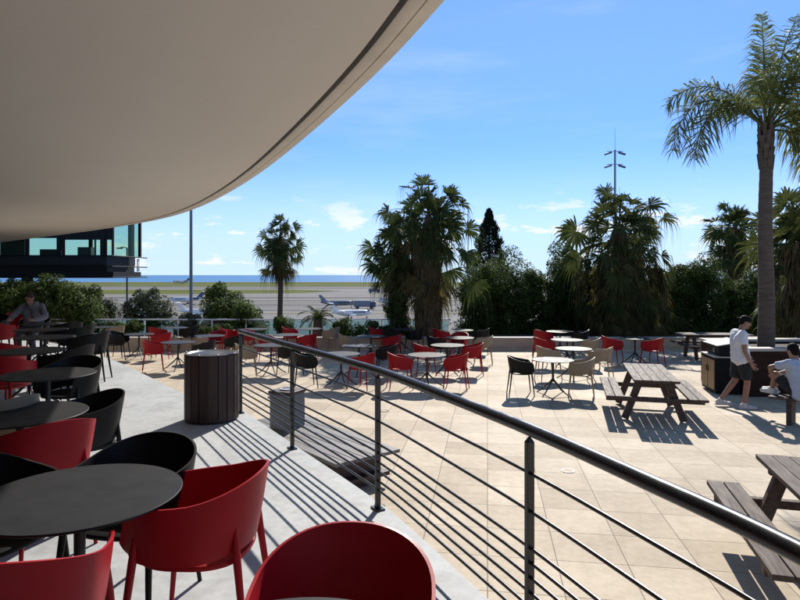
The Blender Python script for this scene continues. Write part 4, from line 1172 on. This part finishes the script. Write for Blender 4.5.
# walking man: faces the right of the picture
x, y = at(740.5, 408, EYE)
person((x, y, 0), R(-8), dict(
    pelvis=(0, 0, .95), chest=(-.035, 0, 1.28), neck=(.01, 0, 1.475), head=(.085, 0, 1.615), look=(.92, -.05, -.34),
    sh_l=(-.03, .185, 1.405), el_l=(.03, .25, 1.10), wr_l=(.19, .20, .92), hand_l=(.75, -.15, -.6), thumb_l=(.5, -.3, .8),
    sh_r=(-.03, -.185, 1.405), el_r=(-.02, -.245, 1.10), wr_r=(.10, -.22, .87), hand_r=(.5, .1, -.85), thumb_r=(.7, .2, .5),
    hip_l=(-.01, .09, .90), kn_l=(-.06, .10, .50), an_l=(-.32, .11, .115), toe_l=(-.17, .12, .05),
    hip_r=(.01, -.09, .90), kn_r=(.08, -.10, .50), an_r=(.03, -.10, .09), toe_r=(.19, -.11, .04)),
    'man walking past the bin cabinet in a white T-shirt, dark shorts and a dark cap', 'tee', .86, .62, 'hair', cap='back')
# man in grey at the far deck table
person((-7.80, 12.80, DECK), R(-84), dict(
    pelvis=(-.02, 0, .56), chest=(.07, 0, .89), neck=(.13, 0, 1.085), head=(.22, 0, 1.215), look=(.85, 0, -.52),
    sh_l=(.08, .19, 1.02), el_l=(.24, .33, .82), wr_l=(.46, .20, .775), hand_l=(.9, -.35, .02), thumb_l=(.1, -.9, .4),
    sh_r=(.08, -.19, 1.02), el_r=(.24, -.33, .82), wr_r=(.44, -.26, .775), hand_r=(.95, .3, .02), thumb_r=(.1, .9, .4),
    hip_l=(.02, .10, .54), kn_l=(.42, .15, .50), an_l=(.36, .14, .09), toe_l=(.52, .15, .04),
    hip_r=(.02, -.10, .54), kn_r=(.42, -.15, .50), an_r=(.36, -.14, .09), toe_r=(.52, -.15, .04)),
    'man in a grey hooded top sitting bent over a far deck table', 'hoodie', 1, 1, 'hairg', hood=True)
# man sitting with knees drawn up on the plank bench
person((hip.x, hip.y, .0), math.atan2(u.y, u.x) - R(28), dict(
    pelvis=(-.03, 0, .56), chest=(.06, 0, .90), neck=(.10, 0, 1.09), head=(.16, .0, 1.225), look=(.92, -.12, -.25),
    sh_l=(.08, .19, 1.02), el_l=(.33, .30, .93), wr_l=(.47, .10, .80), hand_l=(.5, -.7, -.4), thumb_l=(.6, .1, .7),
    sh_r=(.08, -.19, 1.02), el_r=(.30, -.30, .90), wr_r=(.46, -.10, .80), hand_r=(.5, .7, -.4), thumb_r=(.6, -.1, .7),
    hip_l=(.02, .09, .55), kn_l=(.36, .13, .80), an_l=(.47, .09, .535), toe_l=(.62, .10, .49),
    hip_r=(.02, -.09, .55), kn_r=(.40, -.13, .76), an_r=(.58, -.07, .535), toe_r=(.73, -.07, .49)),
    'man in a blue grey T-shirt and pale sneakers sitting on the plank bench', 'teeb', .8, .66, 'hair')

# ------------------------------------------------------------------ sky, sun, camera
w = bpy.data.worlds.new('World'); sc.world = w; w.use_nodes = True; nt = w.node_tree
bg = nt.nodes['Background']
sky = N(nt, 'ShaderNodeTexSky', sky_type='NISHITA'); sky.sun_disc = False
sky.sun_elevation = SUN_EL; sky.sun_rotation = SUN_AZ; sky.altitude = 50; sky.air_density = .5; sky.dust_density = 0; sky.ozone_density = 6
tc = N(nt, 'ShaderNodeTexCoord'); sep = N(nt, 'ShaderNodeSeparateXYZ'); nt.links.new(tc.outputs['Generated'], sep.inputs[0])
def math_(op, a, b=None, clamp=False):
    n_ = N(nt, 'ShaderNodeMath', operation=op); n_.use_clamp = clamp
    for i, v in enumerate((a, b)):
        if v is None: continue
        if isinstance(v, (int, float)): n_.inputs[i].default_value = v
        else: nt.links.new(v, n_.inputs[i])
    return n_.outputs[0]
mp = N(nt, 'ShaderNodeMapping'); mp.inputs['Scale'].default_value = (1, 1, 3.6); nt.links.new(tc.outputs['Generated'], mp.inputs['Vector'])
f1 = noise(nt, mp.outputs['Vector'], 9.5, 9, .62)
cl = N(nt, 'ShaderNodeMapRange'); cl.interpolation_type = 'SMOOTHSTEP'; cl.inputs['From Min'].default_value = .525; cl.inputs['From Max'].default_value = .62; nt.links.new(f1, cl.inputs['Value'])
bd = N(nt, 'ShaderNodeMapRange'); bd.interpolation_type = 'SMOOTHSTEP'; bd.inputs['From Min'].default_value = .16; bd.inputs['From Max'].default_value = .07; bd.inputs['To Min'].default_value = 0; bd.inputs['To Max'].default_value = .95
nt.links.new(sep.outputs['Z'], bd.inputs['Value'])
cum = math_('MULTIPLY', cl.outputs[0], bd.outputs[0])
mp2 = N(nt, 'ShaderNodeMapping'); mp2.inputs['Scale'].default_value = (1.0, 1.0, 5.5); mp2.inputs['Location'].default_value = (3.1, 1.7, .4); nt.links.new(tc.outputs['Generated'], mp2.inputs['Vector'])
f2 = noise(nt, mp2.outputs['Vector'], 3.2, 7, .58)
ci = N(nt, 'ShaderNodeMapRange'); ci.interpolation_type = 'SMOOTHSTEP'; ci.inputs['From Min'].default_value = .47; ci.inputs['From Max'].default_value = .75; ci.inputs['To Max'].default_value = .14; nt.links.new(f2, ci.inputs['Value'])
tot = math_('MAXIMUM', cum, ci.outputs[0])
hs = N(nt, 'ShaderNodeHueSaturation'); hs.inputs['Saturation'].default_value = 1.0; tn = N(nt, 'ShaderNodeMixRGB', blend_type='MULTIPLY'); tn.inputs['Fac'].default_value = 1; gr = N(nt, 'ShaderNodeMapRange'); gr.interpolation_type = 'SMOOTHSTEP'; gr.inputs['From Min'].default_value = .12; gr.inputs['From Max'].default_value = .46; nt.links.new(sep.outputs['Z'], gr.inputs['Value']); tt = N(nt, 'ShaderNodeMixRGB'); tt.inputs['Color1'].default_value = (.74, .80, .95, 1); tt.inputs['Color2'].default_value = (1.24, 1.20, 1.0, 1); nt.links.new(gr.outputs[0], tt.inputs['Fac']); nt.links.new(tt.outputs[0], tn.inputs['Color2']); nt.links.new(sky.outputs[0], tn.inputs['Color1']); nt.links.new(tn.outputs[0], hs.inputs['Color'])
mx = N(nt, 'ShaderNodeMixRGB'); nt.links.new(tot, mx.inputs['Fac']); hz = N(nt, 'ShaderNodeMapRange'); hz.interpolation_type = 'SMOOTHSTEP'; hz.inputs['From Min'].default_value = .22; hz.inputs['From Max'].default_value = .0; hz.inputs['To Max'].default_value = .9
nt.links.new(sep.outputs['Z'], hz.inputs['Value'])
hm = N(nt, 'ShaderNodeMixRGB'); hm.inputs['Color2'].default_value = (2.8, 3.55, 4.15, 1); nt.links.new(hz.outputs[0], hm.inputs['Fac']); nt.links.new(hs.outputs[0], hm.inputs['Color1'])
nt.links.new(hm.outputs[0], mx.inputs['Color1']); mx.inputs['Color2'].default_value = (4.15, 4.35, 4.5, 1)
nt.links.new(mx.outputs[0], bg.inputs['Color']); bg.inputs['Strength'].default_value = .148

sd = Vector((math.sin(SUN_AZ) * math.cos(SUN_EL), math.cos(SUN_AZ) * math.cos(SUN_EL), math.sin(SUN_EL)))
sl = bpy.data.lights.new('sun', 'SUN'); sl.energy = 4.6; sl.angle = R(.5); sl.color = (1, .95, .87)
so = bpy.data.objects.new('sun', sl); COL.objects.link(so); so.rotation_euler = (-sd).to_track_quat('-Z', 'Y').to_euler()

cam = bpy.data.cameras.new('camera'); co = bpy.data.objects.new('camera', cam); COL.objects.link(co)
co.location = (0, 0, EYE); co.rotation_euler = (R(90), 0, 0)
cam.sensor_width = 36; cam.lens = 27; cam.shift_y = -25 / 800; cam.clip_start = .05; cam.clip_end = 80000
sc.camera = co
vs_ = sc.view_settings; vs_.view_transform = 'Standard'; vs_.look = 'None'; vs_.exposure = .66; vs_.gamma = 1; vs_.use_curve_mapping = False
sc.cycles.max_bounces = 8; sc.cycles.transparent_max_bounces = 12
sc.cycles.use_denoising = True
